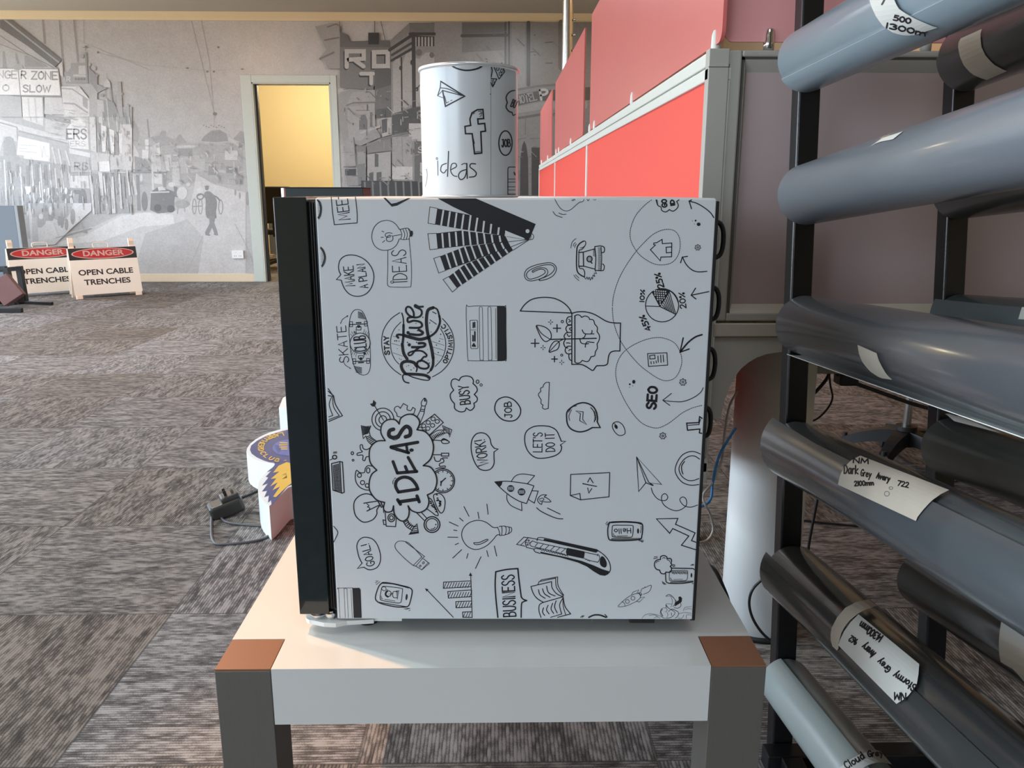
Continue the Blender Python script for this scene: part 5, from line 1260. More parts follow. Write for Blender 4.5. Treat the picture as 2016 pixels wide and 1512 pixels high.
# ------------------------------------------------------------------ partition run with red panels and screens
PX, PT = 0.355, 0.027
RZ = CAMP.z + 0.229                    # top of the rail
def yof(u, v=None): return on_x(u, v if v is not None else 325-(u-1062)*0.6667, PX).y
YS = [1.41, 3.28, 5.07, 6.98]
clips_u = ((1395, 1237, 1165), (1157, 1120, 1097), (1092, 1076, 1064))
sec_lab = ('nearest red partition section, its white rail rising beside the tin', 'middle red partition section of the long run', 'farthest red partition section, next to the mural wall')
for i in range(3):
    y0, y1 = YS[i]+.001, YS[i+1]-.001
    t = thing('partition', (PX+PT/2, (y0+y1)/2, 0), sec_lab[i], 'partition', 'red partition sections of the long run')
    mb = MB(); x0, x1 = PX, PX+PT
    mb.box((x0-.004, y0, RZ-.022), (x1+.004, y1, RZ), M['rail_white'], bevel=.002)
    mb.box((x0+.001, y0, RZ-.026), (x1-.001, y1, RZ-.021), M['frame_grey'])
    mb.box((x0-.006, y0, RZ-.046), (x1+.006, y1, RZ-.026), M['rail_white'], bevel=.002)
    mb.box((x0-.005, y0, .42), (x1+.005, y0+.022, RZ-.046), M['rail_white'], bevel=.0015)
    mb.box((x0-.005, y1-.012, .42), (x1+.005, y1, RZ-.046), M['rail_white'], bevel=.0015)
    mb.box((x0-.006, y0, .40), (x1+.006, y1, .44), M['rail_white'], bevel=.002)
    mb.build('frame', t)
    for yy in (y0+.34, y1-.05):
        mb = MB(); mb.box((x0+.002, yy-.02, .0), (x1-.002, yy+.02, .40), M['frame_grey'], bevel=.002); mb.build('leg', t)
    mb = MB(); mb.box((x0, y0+.022, .44), (x1, y1-.012, RZ-.046), M['fabric_red']); o = mb.build('fabric_panel', t); o['label'] = 'bright red fabric infill'
    # screen
    sx = PX+PT*.35
    if i == 0: ya, yb = on_x(1423, 40, sx).y, on_x(1163, 140, sx).y
    elif i == 1: ya, yb = on_x(1150, 140, sx).y, on_x(1093, 220, sx).y
    else: ya, yb = on_x(1086.5, 220, sx).y, on_x(1063.5, 260, sx).y
    zt = on_x(1165, 29, sx).z; zb = RZ+.012; r = .02
    pr = []
    for (yc, zc, a0) in ((ya+r, zb+r, pi), (yb-r, zb+r, 1.5*pi), (yb-.004, zt-.004, 0), (ya+.004, zt-.004, .5*pi)):
        rr = r if a0 >= pi else .004
        for k in range(6):
            a = a0+pi/2*k/5; pr.append(Vector((sx, yc+rr*cos(a), zc+rr*sin(a))))
    mb = MB(); mb.prism(pr, Vector((.006, 0, 0)), M['acrylic_red']); o = mb.build('desk_screen', t); o['label'] = 'frosted red screen clipped above the rail'
    for u in clips_u[i]:
        yc = on_x(u, 0 if 0 else 325-(u-1062)*0.6667, PX).y
        yc = min(max(yc, y0+.03), y1-.02)
        mb = MB(); mb.lathe([(0, 0), (.0085, 0), (.0085, .010), (.0078, .028), (.0055, .036), (0, .038)], M['rail_white'], (sx+.003, yc, RZ), 16); mb.build('screen_clip', t)

# end partition facing the camera, over the workstation
QX0, QX1, QY = 0.3835, 1.75, 1.412
zfr_b, zbar_t, zbar_b = on_y(1450, 632, QY).z, on_y(1430, 636, QY).z, on_y(1430, 663, QY).z
mb = MB()
t = thing('partition', ((QX0+QX1)/2, QY+.02, zbar_t), 'grey framed partition with mauve panel facing the camera behind the roll rack', 'partition')
ztop = on_y(1450, 98, QY).z
tx = lambda u, v: on_y(u, v, QY).x
mb.box((PX-.006, QY-.004, .45), (QX0-.0008, QY+.020, on_y(1415, 96, QY).z), M['frame_grey'], bevel=.0012)
post = mb
mb.box((PX-.0065, QY-.0045, on_y(1415, 133, QY).z), (QX0-.0004, QY-.0035, on_y(1415, 132, QY).z), M['sign_black'])
mb.build('corner_post', t)
xs1, xs2 = tx(1450, 300), tx(1457, 300); xs3 = tx(1463, 300)
z1, z2, z3 = on_y(1600, 112, QY).z, on_y(1600, 117, QY).z, on_y(1600, 141, QY).z
zb1, zb2, zb3 = zfr_b, on_y(1460, 617, QY).z, on_y(1460, 600, QY).z
mb = MB()
mb.box((QX0, QY, zb1), (xs1, QY+.04, ztop), M['frame_grey'], bevel=.003); mb.box((xs1, QY, z1), (QX1, QY+.04, ztop), M['frame_grey'], bevel=.003); mb.box((xs1, QY, zb1), (QX1, QY+.04, zb2), M['frame_grey'], bevel=.002)
mb.box((xs1-.001, QY+.006, zb2-.001), (xs2, QY+.03, z1+.001), M['leg_metal']); mb.box((xs1, QY+.006, z2), (QX1, QY+.03, z1+.001), M['leg_metal'])
def bead(p, q, w1, w2): pass
mb.prism([Vector((xs2, QY+.003, zb2)), Vector((xs3, QY+.012, zb2)), Vector((xs3, QY+.02, zb2)), Vector((xs2, QY+.02, zb2))], Vector((0, 0, z2-zb2)), M['frame_grey'])
mb.prism([Vector((xs2, QY+.003, z2)), Vector((xs2, QY+.012, z3)), Vector((xs2, QY+.02, z3)), Vector((xs2, QY+.02, z2))], Vector((QX1-xs2, 0, 0)), M['frame_grey'])
mb.prism([Vector((xs2, QY+.001, zb2)), Vector((xs2, QY+.012, zb3)), Vector((xs2, QY+.02, zb3)), Vector((xs2, QY+.02, zb2))], Vector((QX1-xs2, 0, 0)), M['desk_cream'])
mb.build('frame', t)
mb = MB(); mb.box((xs3-.002, QY+.012, zb3-.002), (QX1, QY+.03, z3+.002), M['panel_mauve']); mb.build('infill_panel', t)
# pink screen above
sxa = tx(1433, 40); zsb = on_y(1500, 82, QY+.01).z; r = .014
pr = []
for (xc, zc, a0) in ((sxa+r, zsb+r, pi), (QX1-r, zsb+r, 1.5*pi), (QX1-.004, zsb+.44, 0), (sxa+.004, zsb+.44, .5*pi)):
    rr = r if a0 >= pi else .004
    for k in range(6):
        a = a0+pi/2*k/5; pr.append(Vector((xc+rr*cos(a), QY+.012, zc+rr*sin(a))))
mb = MB(); mb.prism(pr, Vector((0, .006, 0)), M['acrylic_pink']); o = mb.build('desk_screen', t); o['label'] = 'pink frosted screen above the grey frame'
for u in (1518, 1830, 2150):
    xc = on_y(u, 90, QY).x
    mb = MB(); mb.lathe([(0, 0), (.0088, 0), (.0088, .014), (.0080, .016), (.0078, .024), (.0062, .033), (.0045, .035), (0, .035)], M['chrome'] if u == 1518 else M['frame_grey'], (xc, QY+.012, ztop), 20); mb.build('screen_clip', t)

# workstation desk under it: fascia bar, curved end bracket, round leg, cable tray
desk = thing('workstation_desk', (1.0, 1.75, 0), 'pale grey workstation desk under the partition with curved bracket and round white leg', 'desk')
mb = MB(); mb.box((PX+.03, QY+.045, zbar_t-.028), (QX1, 2.15, zbar_t), M['desk_cream'], bevel=.002); mb.build('desktop', desk)
mb = MB(); mb.box((on_y(1403, 650, QY).x, QY-.002, zbar_b), (QX1, QY+.044, zbar_t-.0005), M['desk_cream'], bevel=.002); mb.build('edge_bar', desk)
arch = [(1402, 664), (1394, 824), (1413, 825), (1419, 822), (1423, 802), (1429, 781), (1437, 760), (1447, 741), (1459, 726), (1473, 714), (1490, 704), (1510, 697), (1537, 693), (1590, 690), (1660, 690), (1740, 692), (1750, 664)]
mb = MB(); mb.prism([on_y(u, v, QY+.004) for u, v in arch], Vector((0, .018, 0)), M['bracket']); mb.build('end_bracket', desk)
cb = on_y(1429.5, 1150, 1.585).x; cr_ = .078
mb = MB(); mb.lathe([(0, .012), (cr_, .012), (cr_, zbar_t-.03), (0, zbar_t-.03)], M['col_white'], (cb+cr_, 1.60, 0), 64)
mb.lathe([(0, 0), (cr_+.004, 0), (cr_+.004, .012), (0, .012)], M['black'], (cb+cr_, 1.60, 0), 48)
o = mb.build('leg', desk); o['label'] = 'round white column leg'
for xx, yy in ((1.62, 1.6), (1.62, 2.05), (.52, 2.05)):
    mb = MB(); mb.lathe([(0, 0), (.03, 0), (.03, zbar_t-.028), (0, zbar_t-.028)], M['col_white'], (xx, yy, 0), 24); mb.build('leg', desk)
ty_ = 1.62
p0, p1 = on_y(1560, 697, ty_), on_y(1760, 736, ty_)
mb = MB(); mb.box((p0.x, ty_, p1.z), (p1.x, ty_+.09, p0.z+.045), M['tray'], bevel=.002); tray = mb.build('cable_tray', desk)
a, b = on_y(1618, 710, ty_), on_y(1625, 723, ty_)
mb = MB(); mb.box((a.x, ty_-.0015, b.z), (b.x, ty_+.002, a.z), M['black']); mb.build('outlet', tray)
a, b = on_y(1597, 706, ty_), on_y(1600, 716, ty_)
mb = MB(); mb.box((a.x, ty_-.0012, b.z), (b.x, ty_+.002, a.z), M['black']); mb.build('switch', tray)

def smooth3(P, n=8):
    P = [Vector(p) for p in P]; out = []
    for i in range(len(P)-1):
        a, b, c, d = P[max(i-1, 0)], P[i], P[i+1], P[min(i+2, len(P)-1)]
        for k in range(n):
            t = k/n; out.append(0.5*((2*b)+(c-a)*t+(2*a-5*b+4*c-d)*t*t+(3*b-a-3*c+d)*t**3))
    return out+[P[-1]]
def cable(name, label, pts, r, mt, Y=None, Z=None, tail=()):
    P = []
    for p in pts:
        if len(p) == 3 and Z is None: P.append(on_y(p[0], p[1], p[2]))
        elif Z is not None: P.append(on_z(p[0], p[1], Z))
        else: P.append(on_y(p[0], p[1], Y))
    P += [Vector(q) for q in tail]
    mb = MB(); mb.tube(smooth3(P), r, mt, n=8)
    o = mb.build(name, None, P[0]); tag(o, label, 'cable')
    return o
cable('power_cable', 'blue network cable hanging behind the fridge', ((1449, 842, 1.44), (1432, 868, 1.44), (1415, 900, 1.44), (1404, 945, 1.43), (1400, 980, 1.42), (1386, 995, 1.4), (1360, 1000, 1.38)), .0026, M['cable_blue'])
cable('power_cable', 'pale grey cable looping behind the fridge coils', ((1452, 770, 1.46), (1436, 800, 1.46), (1427, 850, 1.46), (1421, 905, 1.45), (1404, 948, 1.43), (1384, 974, 1.40), (1388, 992, 1.39), (1399, 1015, 1.39), (1404, 1042, 1.39), (1394, 1062, 1.38), (1376, 1068, 1.36), (1355, 1066, 1.34)), .0022, M['cable_white'])
cable('power_cable', 'thick black power cord arching from the fridge over the table edge', ((1366, 1124, 1.25), (1380, 1112, 1.27), (1394, 1112, 1.32), (1409, 1124, 1.37), (1421, 1150, 1.40), (1434, 1186, 1.41), (1440, 1240, 1.41), (1440, 1330, 1.42)), .0040, M['cable_black'])
cable('power_cable', 'black cord curving past the white column to the rack post', ((1530, 1118, 1.46), (1503, 1139, 1.46), (1482, 1160, 1.46), (1475, 1186, 1.46), (1481, 1215, 1.46), (1498, 1243, 1.46), (1520, 1263, 1.46), (1545, 1275, 1.46)), .0028, M['cable_black'])
cable('power_cable', 'short dark lead hanging from the left end of the cable tray', ((1604, 730, 1.64), (1600, 752, 1.64), (1593, 775, 1.64), (1580, 800, 1.64), (1560, 830, 1.64)), .0038, M['cable_black'])
cable('power_cable', 'dark lead slanting from the tray to the rack post', ((1634, 730, 1.65), (1628, 745, 1.65), (1612, 765, 1.65), (1590, 786, 1.65), (1570, 800, 1.65)), .0038, M['cable_black'])
cable('power_cable', 'thin black lead looping down below the cable tray', ((1632, 730, 1.66), (1635, 760, 1.66), (1639, 780, 1.66), (1634, 797, 1.66), (1620, 815, 1.66), (1604, 827, 1.66), (1587, 829, 1.66), (1565, 824, 1.66)), .0022, M['cable_black'])
cable('power_cable', 'thick black lead with plug running right from the cable tray', ((1644, 733, 1.66), (1660, 745, 1.66), (1690, 757, 1.67), (1740, 775, 1.70), (1800, 796, 1.74), (1850, 808, 1.78), (1920, 811, 1.8), (1990, 808, 1.8)), .0045, M['cable_black'])
cable('power_cable', 'thin black lead lying on the dark carpet behind the rack', ((1560, 1022), (1620, 1029), (1680, 1035), (1740, 1040), (1800, 1040)), .003, M['cable_black'], Z=.003)
cable('power_cable', 'black lead hanging upright to the carpet behind the rack', ((1622, 940, 1.75), (1612, 970, 1.75), (1602, 1020, 1.75), (1593, 1068, 1.75), (1590, 1100, 1.75)), .0035, M['cable_black'])
p = on_y(1668, 742, 1.66)
mb = MB(); mb.box((p.x-.022, 1.64, p.z-.016), (p.x+.018, 1.68, p.z+.014), M['black'], bevel=.004); mb.prism([Vector((p.x-.022, 1.66, p.z+.010)), Vector((p.x-.034, 1.66, p.z+.014)), Vector((p.x-.010, 1.66, p.z-.006))], Vector((0, .01, 0)), M['black'])
o = mb.build('power_plug', None, p); tag(o, 'black plug hanging from the underside of the cable tray', 'plug')

# office chair behind the partition
A, B = on_z(1660, 858, .075), on_z(1738, 898, .075); A.z = B.z = 0
ch = (B-A).length; Lg = ch/1.1756; mid = (A+B)/2; nrm = Vector((-(B-A).y, (B-A).x, 0)).normalized()
if nrm.x < 0: nrm = -nrm
hub = mid + nrm*Lg*cos(radians(36))
def chair(name, hub, ang0, Lg, label, facing, arms=True, backmat=None):
    t = thing(name, (hub.x, hub.y, 0), label, 'chair')
    for k in range(5):
        a = ang0+2*pi*k/5; d = Vector((cos(a), sin(a), 0)); s_ = Vector((-d.y, d.x, 0))
        mb = MB(); vs = []; n = 6
        for i in range(n+1):
            f = i/n; p = hub+d*(.03+(Lg-.03)*f); w = .030-.010*f; zt = .125-.045*f*f-.004*f; zb = zt-.045+.012*f
            vs.append([p+s_*w+Vector((0, 0, zb)), p-s_*w+Vector((0, 0, zb)), p-s_*w*.75+Vector((0, 0, zt)), p+s_*w*.75+Vector((0, 0, zt))])
        for i in range(n):
            for q in range(4): mb.face([vs[i][q], vs[i][(q+1) % 4], vs[i+1][(q+1) % 4], vs[i+1][q]], M['black'])
        mb.face(vs[-1], M['black']); leg = mb.build('leg', t)
        c = hub+d*(Lg-.005); mb = MB()
        mb.tube([c+Vector((0, 0, .05)), c+Vector((0, 0, .09))], .008, M['black'])
        for sd in (-1, 1):
            q = c+s_*sd*.012+Vector((0, 0, .026)); mb.tube([q-s_*.008, q+s_*.008], .026, M['plug_black'], n=18)
        mb.build('castor', leg)
    mb = MB(); mb.tube([hub+Vector((0, 0, .07)), hub+Vector((0, 0, .14))], .035, M['black'], n=20); mb.tube([hub+Vector((0, 0, .14)), hub+Vector((0, 0, .42))], .014, M['chrome'], n=14); mb.build('column', t)
    T = Matrix.Translation((hub.x, hub.y, 0)) @ Matrix.Rotation(facing, 4, 'Z')
    mb = MB(); mb.box((-.23, -.23, .42), (.23, .23, .49), M['black'], T, .03); mb.build('seat', t)
    mb = MB(); mb.box((-.22, .20, .56), (.22, .25, 1.0), backmat or M['black'], T, .022); mb.box((-.03, .20, .40), (.03, .27, .62), M['black'], T, .006); mb.build('backrest', t)
    if arms:
        for sd in (-1, 1):
            mb = MB(); mb.tube([T @ Vector((sd*.22, -.05, .45)), T @ Vector((sd*.27, -.06, .50)), T @ Vector((sd*.28, -.08, .64)), T @ Vector((sd*.27, .0, .68)), T @ Vector((sd*.27, .16, .67)), T @ Vector((sd*.23, .21, .62))], .013, M['chrome'], n=10); mb.build('armrest', t)
ang0 = math.atan2((A-hub).y, (A-hub).x)
chair('office_chair', hub, ang0, Lg, 'black star based office chair under the workstation behind the roll rack', -.4, arms=False)

# ------------------------------------------------------------------ roll rack and vinyl rolls
TLT = 0.105
P0Y = 1.26
def post_line(ut, vt, ue):
    e = on_y(ue, 381.5, P0Y); r_ = ray(ut, vt)
    s_ = (e.y - TLT*(e.z-CAMP.z))/(r_.y-TLT*r_.z); P = CAMP+r_*s_
    return e, (P-e)/(P.z-e.z)
rack = thing('roll_rack', (.6, 1.2, 0), 'black steel rack leaning back with vinyl rolls on cantilever rods', 'rack')
PW, PD = .0335, .032
posts = []
for (ut, vt, ue) in ((1580, 0, 1564.8), (1884.5, 38, 1867.7)):
    e, u_ = post_line(ut, vt, ue)
    fwd = Vector((0, 1, -TLT)).normalized()*PD; side = Vector((1, 0, -u_.x)).normalized()*PW
    bot, top = e-u_*(e.z-.0), e+u_*(1.85-e.z)
    mb = MB(); mb.prism([bot, bot+side, bot+side+fwd, bot+fwd], top-bot, M['rack_black'], bevel=.0028)
    mb.build('upright', rack); posts.append((e, u_))
e, u_ = posts[0]; b0 = e-u_*(e.z)
e2, u2 = posts[1]; b1 = e2-u2*e2.z
mb = MB(); mb.box((b0.x-.02, b0.y-.035, 0), (b1.x+.35, b0.y-.001, .034), M['rack_black'], bevel=.002); mb.build('base_rail', rack)
for bb in (b0, b1):
    mb = MB(); mb.box((bb.x, bb.y-.62, 0), (bb.x+.034, bb.y-.036, .034), M['rack_black'], bevel=.002); mb.build('foot', rack)
mb = MB(); zt = 1.80
q0, q1 = e+u_*(zt-e.z), e2+u2*(zt-e2.z)
mb.box((q0.x+PW, q0.y, zt-.034), (q1.x, q0.y+PD, zt), M['rack_black']); mb.build('cross_bar', rack)

def post_y(z, k): return posts[k][0].y+posts[k][1].y*(z-CAMP.z)
GROUP = 'vinyl rolls on the rack'
class Roll: pass
def roll(label, cpx, k, dx, dz, r, mt, length=1.22, flap=None, liner=None, cyl_core=True):
    Y = P0Y
    for _ in range(6): C = on_y(cpx[0], cpx[1], Y-.006); Y = post_y(C.z, k)
    d = Vector((-dx, -1, -dz)).normalized(); R_ = Roll(); R_.C, R_.d, R_.r = C, d, r
    left = Vector((-1, 0, 0)); e1 = (left-d*left.dot(d)).normalized(); e2 = e1.cross(d)
    if e2.z < 0: e2 = -e2
    t = thing('vinyl_roll', C, label, 'roll', GROUP); R_.t = t
    mb = MB(); n = 72; rin = .0385 if r > .041 else r*.8
    rings = []
    for (rr, l) in ((rin, 0), (r-.001, 0), (r, .001), (r, length-.001), (r-.001, length), (rin, length)):
        rings.append([C+d*l+(e1*cos(2*pi*q/n)+e2*sin(2*pi*q/n))*rr for q in range(n)])
    vs = [p for ring in rings for p in ring]; fs = [(i*n+q, i*n+(q+1) % n, (i+1)*n+(q+1) % n, (i+1)*n+q) for i in range(5) for q in range(n)]
    mb.mesh(vs, fs, M[mt], sm=False)
    for i in range(len(mb.f)):
        if n*2 <= i < n*3: mb.smooth[i] = True
    mb.build('vinyl', t)
    mb = MB(); rings = []
    for (rr, l) in ((rin-.0025, -.004), (rin, -.004), (rin, length+.004), (rin-.0025, length+.004), (rin-.0025, -.004)):
        rings.append([C+d*l+(e1*cos(2*pi*q/40)+e2*sin(2*pi*q/40))*rr for q in range(40)])
    mb.mesh([p for ring in rings for p in ring], [(i*40+q, i*40+(q+1) % 40, (i+1)*40+(q+1) % 40, (i+1)*40+q) for i in range(4) for q in range(40)], M['cardboard'], sm=True)
    mb.build('core', t)
    def ang(u, v):
        p = on_cyl(u, v, C, d, r); q = p-C; return math.atan2(q.dot(e2), q.dot(e1))
    def shell(name, a0, a1, r0, lift, m_, l0=0.0, l1=length, th=.0012, far=0.0, edge=None):
        """sheet from the edge angle a0 down to a1; lift raises the edge"""
        mb = MB(); N = 26; NL = 8
        def rad(f, l): return r+r0+(lift+far*max(0, 1-(l-l0)/.12)**2)*(1-f)**2
        def pt(i, j, o_):
            f = i/N; l = l0+(l1-l0)*j/NL; a = a0+(a1-a0)*f
            return C+d*l+(e1*cos(a)+e2*sin(a))*(rad(f, l)+o_)
        for (o_, rev) in ((th, False), (0, True)):
            vs = [pt(i, j, o_) for i in range(N+1) for j in range(NL+1)]
            fs = [(i*(NL+1)+j, i*(NL+1)+j+1, (i+1)*(NL+1)+j+1, (i+1)*(NL+1)+j) for i in range(N) for j in range(NL)]
            mb.mesh(vs, fs, m_, sm=True)
        for j in range(NL): mb.face([pt(0, j, 0), pt(0, j+1, 0), pt(0, j+1, th), pt(0, j, th)], edge or M['liner'])
        for i in range(N): mb.face([pt(i, 0, 0), pt(i+1, 0, 0), pt(i+1, 0, th), pt(i, 0, th)], edge or M['liner'])
        mb.build(name, t)
    R_.rr = r
    if flap:
        a0 = ang(*flap['px']); shell('loose_edge', a0, a0-radians(flap.get('span', 170)), .0006, flap.get('lift', 0), M[mt], far=flap.get('far', 0), l0=flap.get('l0', 0.0), th=flap.get('th', .0013))
        R_.rr = r+.0010+flap.get('th', .0013)+flap.get('lift', 0)
    if liner:
        sp = shell('backing_sheet', radians(liner[0]), radians(liner[1]), .0008, liner[2], M['liner'], th=.0010)
    # rod through the core
    mb = MB(); mb.tube([C-d*.004+Vector((0, .0, 0)), C+d*(length+.05)], .011, M['rack_black'], n=14); mb.build('rod', rack)
    return R_
def label_on(R_, fn, name='paper_label', mat='paper', off=.0012):
    mb = MB(); S = Draw(mb, lambda u, v, l: on_cyl(u, v, R_.C, R_.d, R_.rr+off+.00025*l), M['marker'], maxseg=3)
    S.layer = 0; S.bold = 1.25; fn(S, M[mat]); mb.build(name, R_.t)

R1 = roll('blue grey roll highest on the rack, tape reading 500 1300', (1588, 118), 0, -.045, -.052, .0445, 'v_blue_grey', flap=dict(px=(1660, 96), span=150))
def f(S, mt):
    S.crop(1480, 0, 3.4366); S.patch((790,-30,800,20,815,60,845,120,890,180,960,225,1040,242,1100,238), (955,-30,968,10,990,55,1030,85,1110,130,1180,160,1235,182,1258,188), 12, 8, mt); S.layer = 1
    S.T(9,'500',(958,136),(1070,160),34); S.T(9,'1300m',(904,188),(1172,244),34); S.L(9,880,30,905,-15)
label_on(R1, f, 'tape', 'paper_white')
R2 = roll('steel grey roll second from the top of the rack, unlabelled at its end', (1588, 383), 0, -.045, -.108, .0455, 'v_steel_grey')
def f(S, mt):
    S.crop(1480, 0, 3.4366); S.patch((800,992,850,962,955,942), (880,936,950,912,1022,888), 4, 4, mt)
label_on(R2, f, 'paper_label', 'paper_white')
R3 = roll('glossy slate roll with plain tape strip, third from the top of the rack', (1583, 639), 0, -.010, -.066, .0450, 'v_slate', liner=(-62, -120, .006))
def f(S, mt):
    S.crop(1480, 400, 3.4366); S.patch((715,958,725,1020,750,1080,800,1138,850,1172,880,1185), (845,1015,858,1060,880,1105,905,1148,925,1172,950,1195), 10, 4, mt)
label_on(R3, f, 'tape', 'paper')
R4 = roll('dark grey roll with a long tape label reading Dark Grey', (1567, 884), 0, .005, -.115, .0445, 'v_dark_grey', flap=dict(px=(1829, 987), span=200, far=.016, lift=.001, th=.002))
def f(S, mt):
    S.crop(1480, 780, 3.761); S.patch((805,440,740,470,690,520,655,580,638,655), (1462,694,1400,725,1330,775,1270,840,1230,890,1215,924), 10, 14, mt); S.layer = 1
    S.T(8,'NM',(752,492),(862,500),36); S.T(8,'Dark',(684,572),(790,575),62); S.T(7,'Grey',(805,588),(882,602),48); S.T(8,'Avery',(922,605),(1018,632),42); S.T(7,'722',(1078,660),(1158,676),36); S.T(8,'2100mm',(762,664),(902,658),34)
    S.E(4,1000,722,18,18,mt=M['inkgrey']); S.E(4,1030,680,14,10,mt=M['inkgrey'])
label_on(R4, f)
R5 = roll('charcoal roll with label reading Stormy Grey, second from bottom', (1560, 1127), 0, -.040, -.090, .0455, 'v_charcoal', flap=dict(px=(1850, 1405), span=190, far=.010))
def f(S, mt):
    S.crop(1460, 1100, 3.626); S.patch((905,290,820,308,740,350,680,420,640,500,632,570,650,630,680,655), (965,335,880,365,830,392,760,450,715,520,697,585,690,610,692,640), 12, 4, mt)
label_on(R5, f, 'tape', 'paper')
def f(S, mt):
    S.crop(1460, 1100, 3.626); S.patch((835,396,780,450,730,520,698,590,690,618), (1268,752,1262,830,1250,900,1180,990,1105,1036), 10, 12, mt); S.layer = 1
    S.T(9,'14300mm',(1012,552),(858,448),52); S.T(9,'Stormy',(1250,905),(1098,808),50); S.T(9,'Grey',(1068,782),(990,712),46); S.T(9,'Avery',(958,672),(880,604),50); S.T(8,'962',(835,582),(785,548),42); S.T(8,'NM',(1172,960),(1092,955),52)
label_on(R5, f, 'paper_label', 'paper_white', .0022)
R6 = roll('pale cloud grey roll lowest on the rack, beside the table leg', (1547, 1342), 0, -.030, -.100, .0400, 'v_cloud', flap=dict(px=(1640, 1425), span=150))
def f(S, mt):
    S.crop(1480, 1260, 3.761); S.patch((965,812,880,818,790,850,710,895,650,948,600,1010), (1075,935,985,905,905,910,830,940,780,985,740,1050), 10, 5, mt); S.layer = 1
    S.T(8,'Cloud',(705,955),(838,872),54); S.T(8,'Grey',(862,866),(975,852),44)
label_on(R6, f, 'paper_label', 'paper_white')
r1 = roll('dull umber grey roll with wide tape band, top of the rear column', (1903, 116), 1, -.045, -.100, .0450, 'v_umber_grey', flap=dict(px=(1880, 99), span=140))
def f(S, mt):
    S.crop(1800, 0, 7.56); S.patch((690,572,655,640,650,700,680,850,740,980,850,1100,990,1165,1080,1190), (1005,430,985,500,985,580,1000,700,1060,830,1180,960,1310,1030,1380,1060), 12, 5, mt)
label_on(r1, f, 'tape', 'paper')
r2 = roll('smoke grey roll mostly hidden behind the steel grey roll', (1888, 374), 1, -.045, -.100, .0440, 'v_smoke')
r3 = roll('teal grey roll with an upright loose sheet, behind the slate roll', (1888, 634), 1, -.045, -.085, .0430, 'v_teal_grey', flap=dict(px=(1845, 598), span=90, lift=.006, far=.004))
def f(S, mt):
    S.crop(1700, 560, 5.4); S.patch((1685,240,1665,300,1645,368), (1800,246,1790,300,1780,376), 4, 4, mt)
label_on(r3, f, 'paper_label', 'paper_white', .009)
r4 = roll('smoke grey roll behind the Dark Grey label, over the chair base', (1866, 878), 1, -.046, -.096, .0450, 'v_smoke')
def f(S, mt):
    S.crop(1480, 780, 3.761); S.patch((1395,110,1440,135,1500,185), (1560,160,1700,215,1850,275), 4, 6, mt)
label_on(r4, f, 'paper_label', 'liner', .006)
r5 = roll('jet black roll with torn label, lowest in the rear column', (1818, 1138), 1, -.042, -.095, .0450, 'v_jet')
def f(S, mt):
    S.crop(1700, 1040, 4.2); S.patch((1178,655,1140,760,1122,880,1118,1000,1128,1105,1200,1120), (1420,770,1440,900,1450,1050,1440,1250,1420,1300,1380,1330), 8, 6, mt); S.layer = 1
    S.T(8,'70',(1228,828),(1345,792),95)
label_on(r5, f, 'paper_label', 'paper_white')

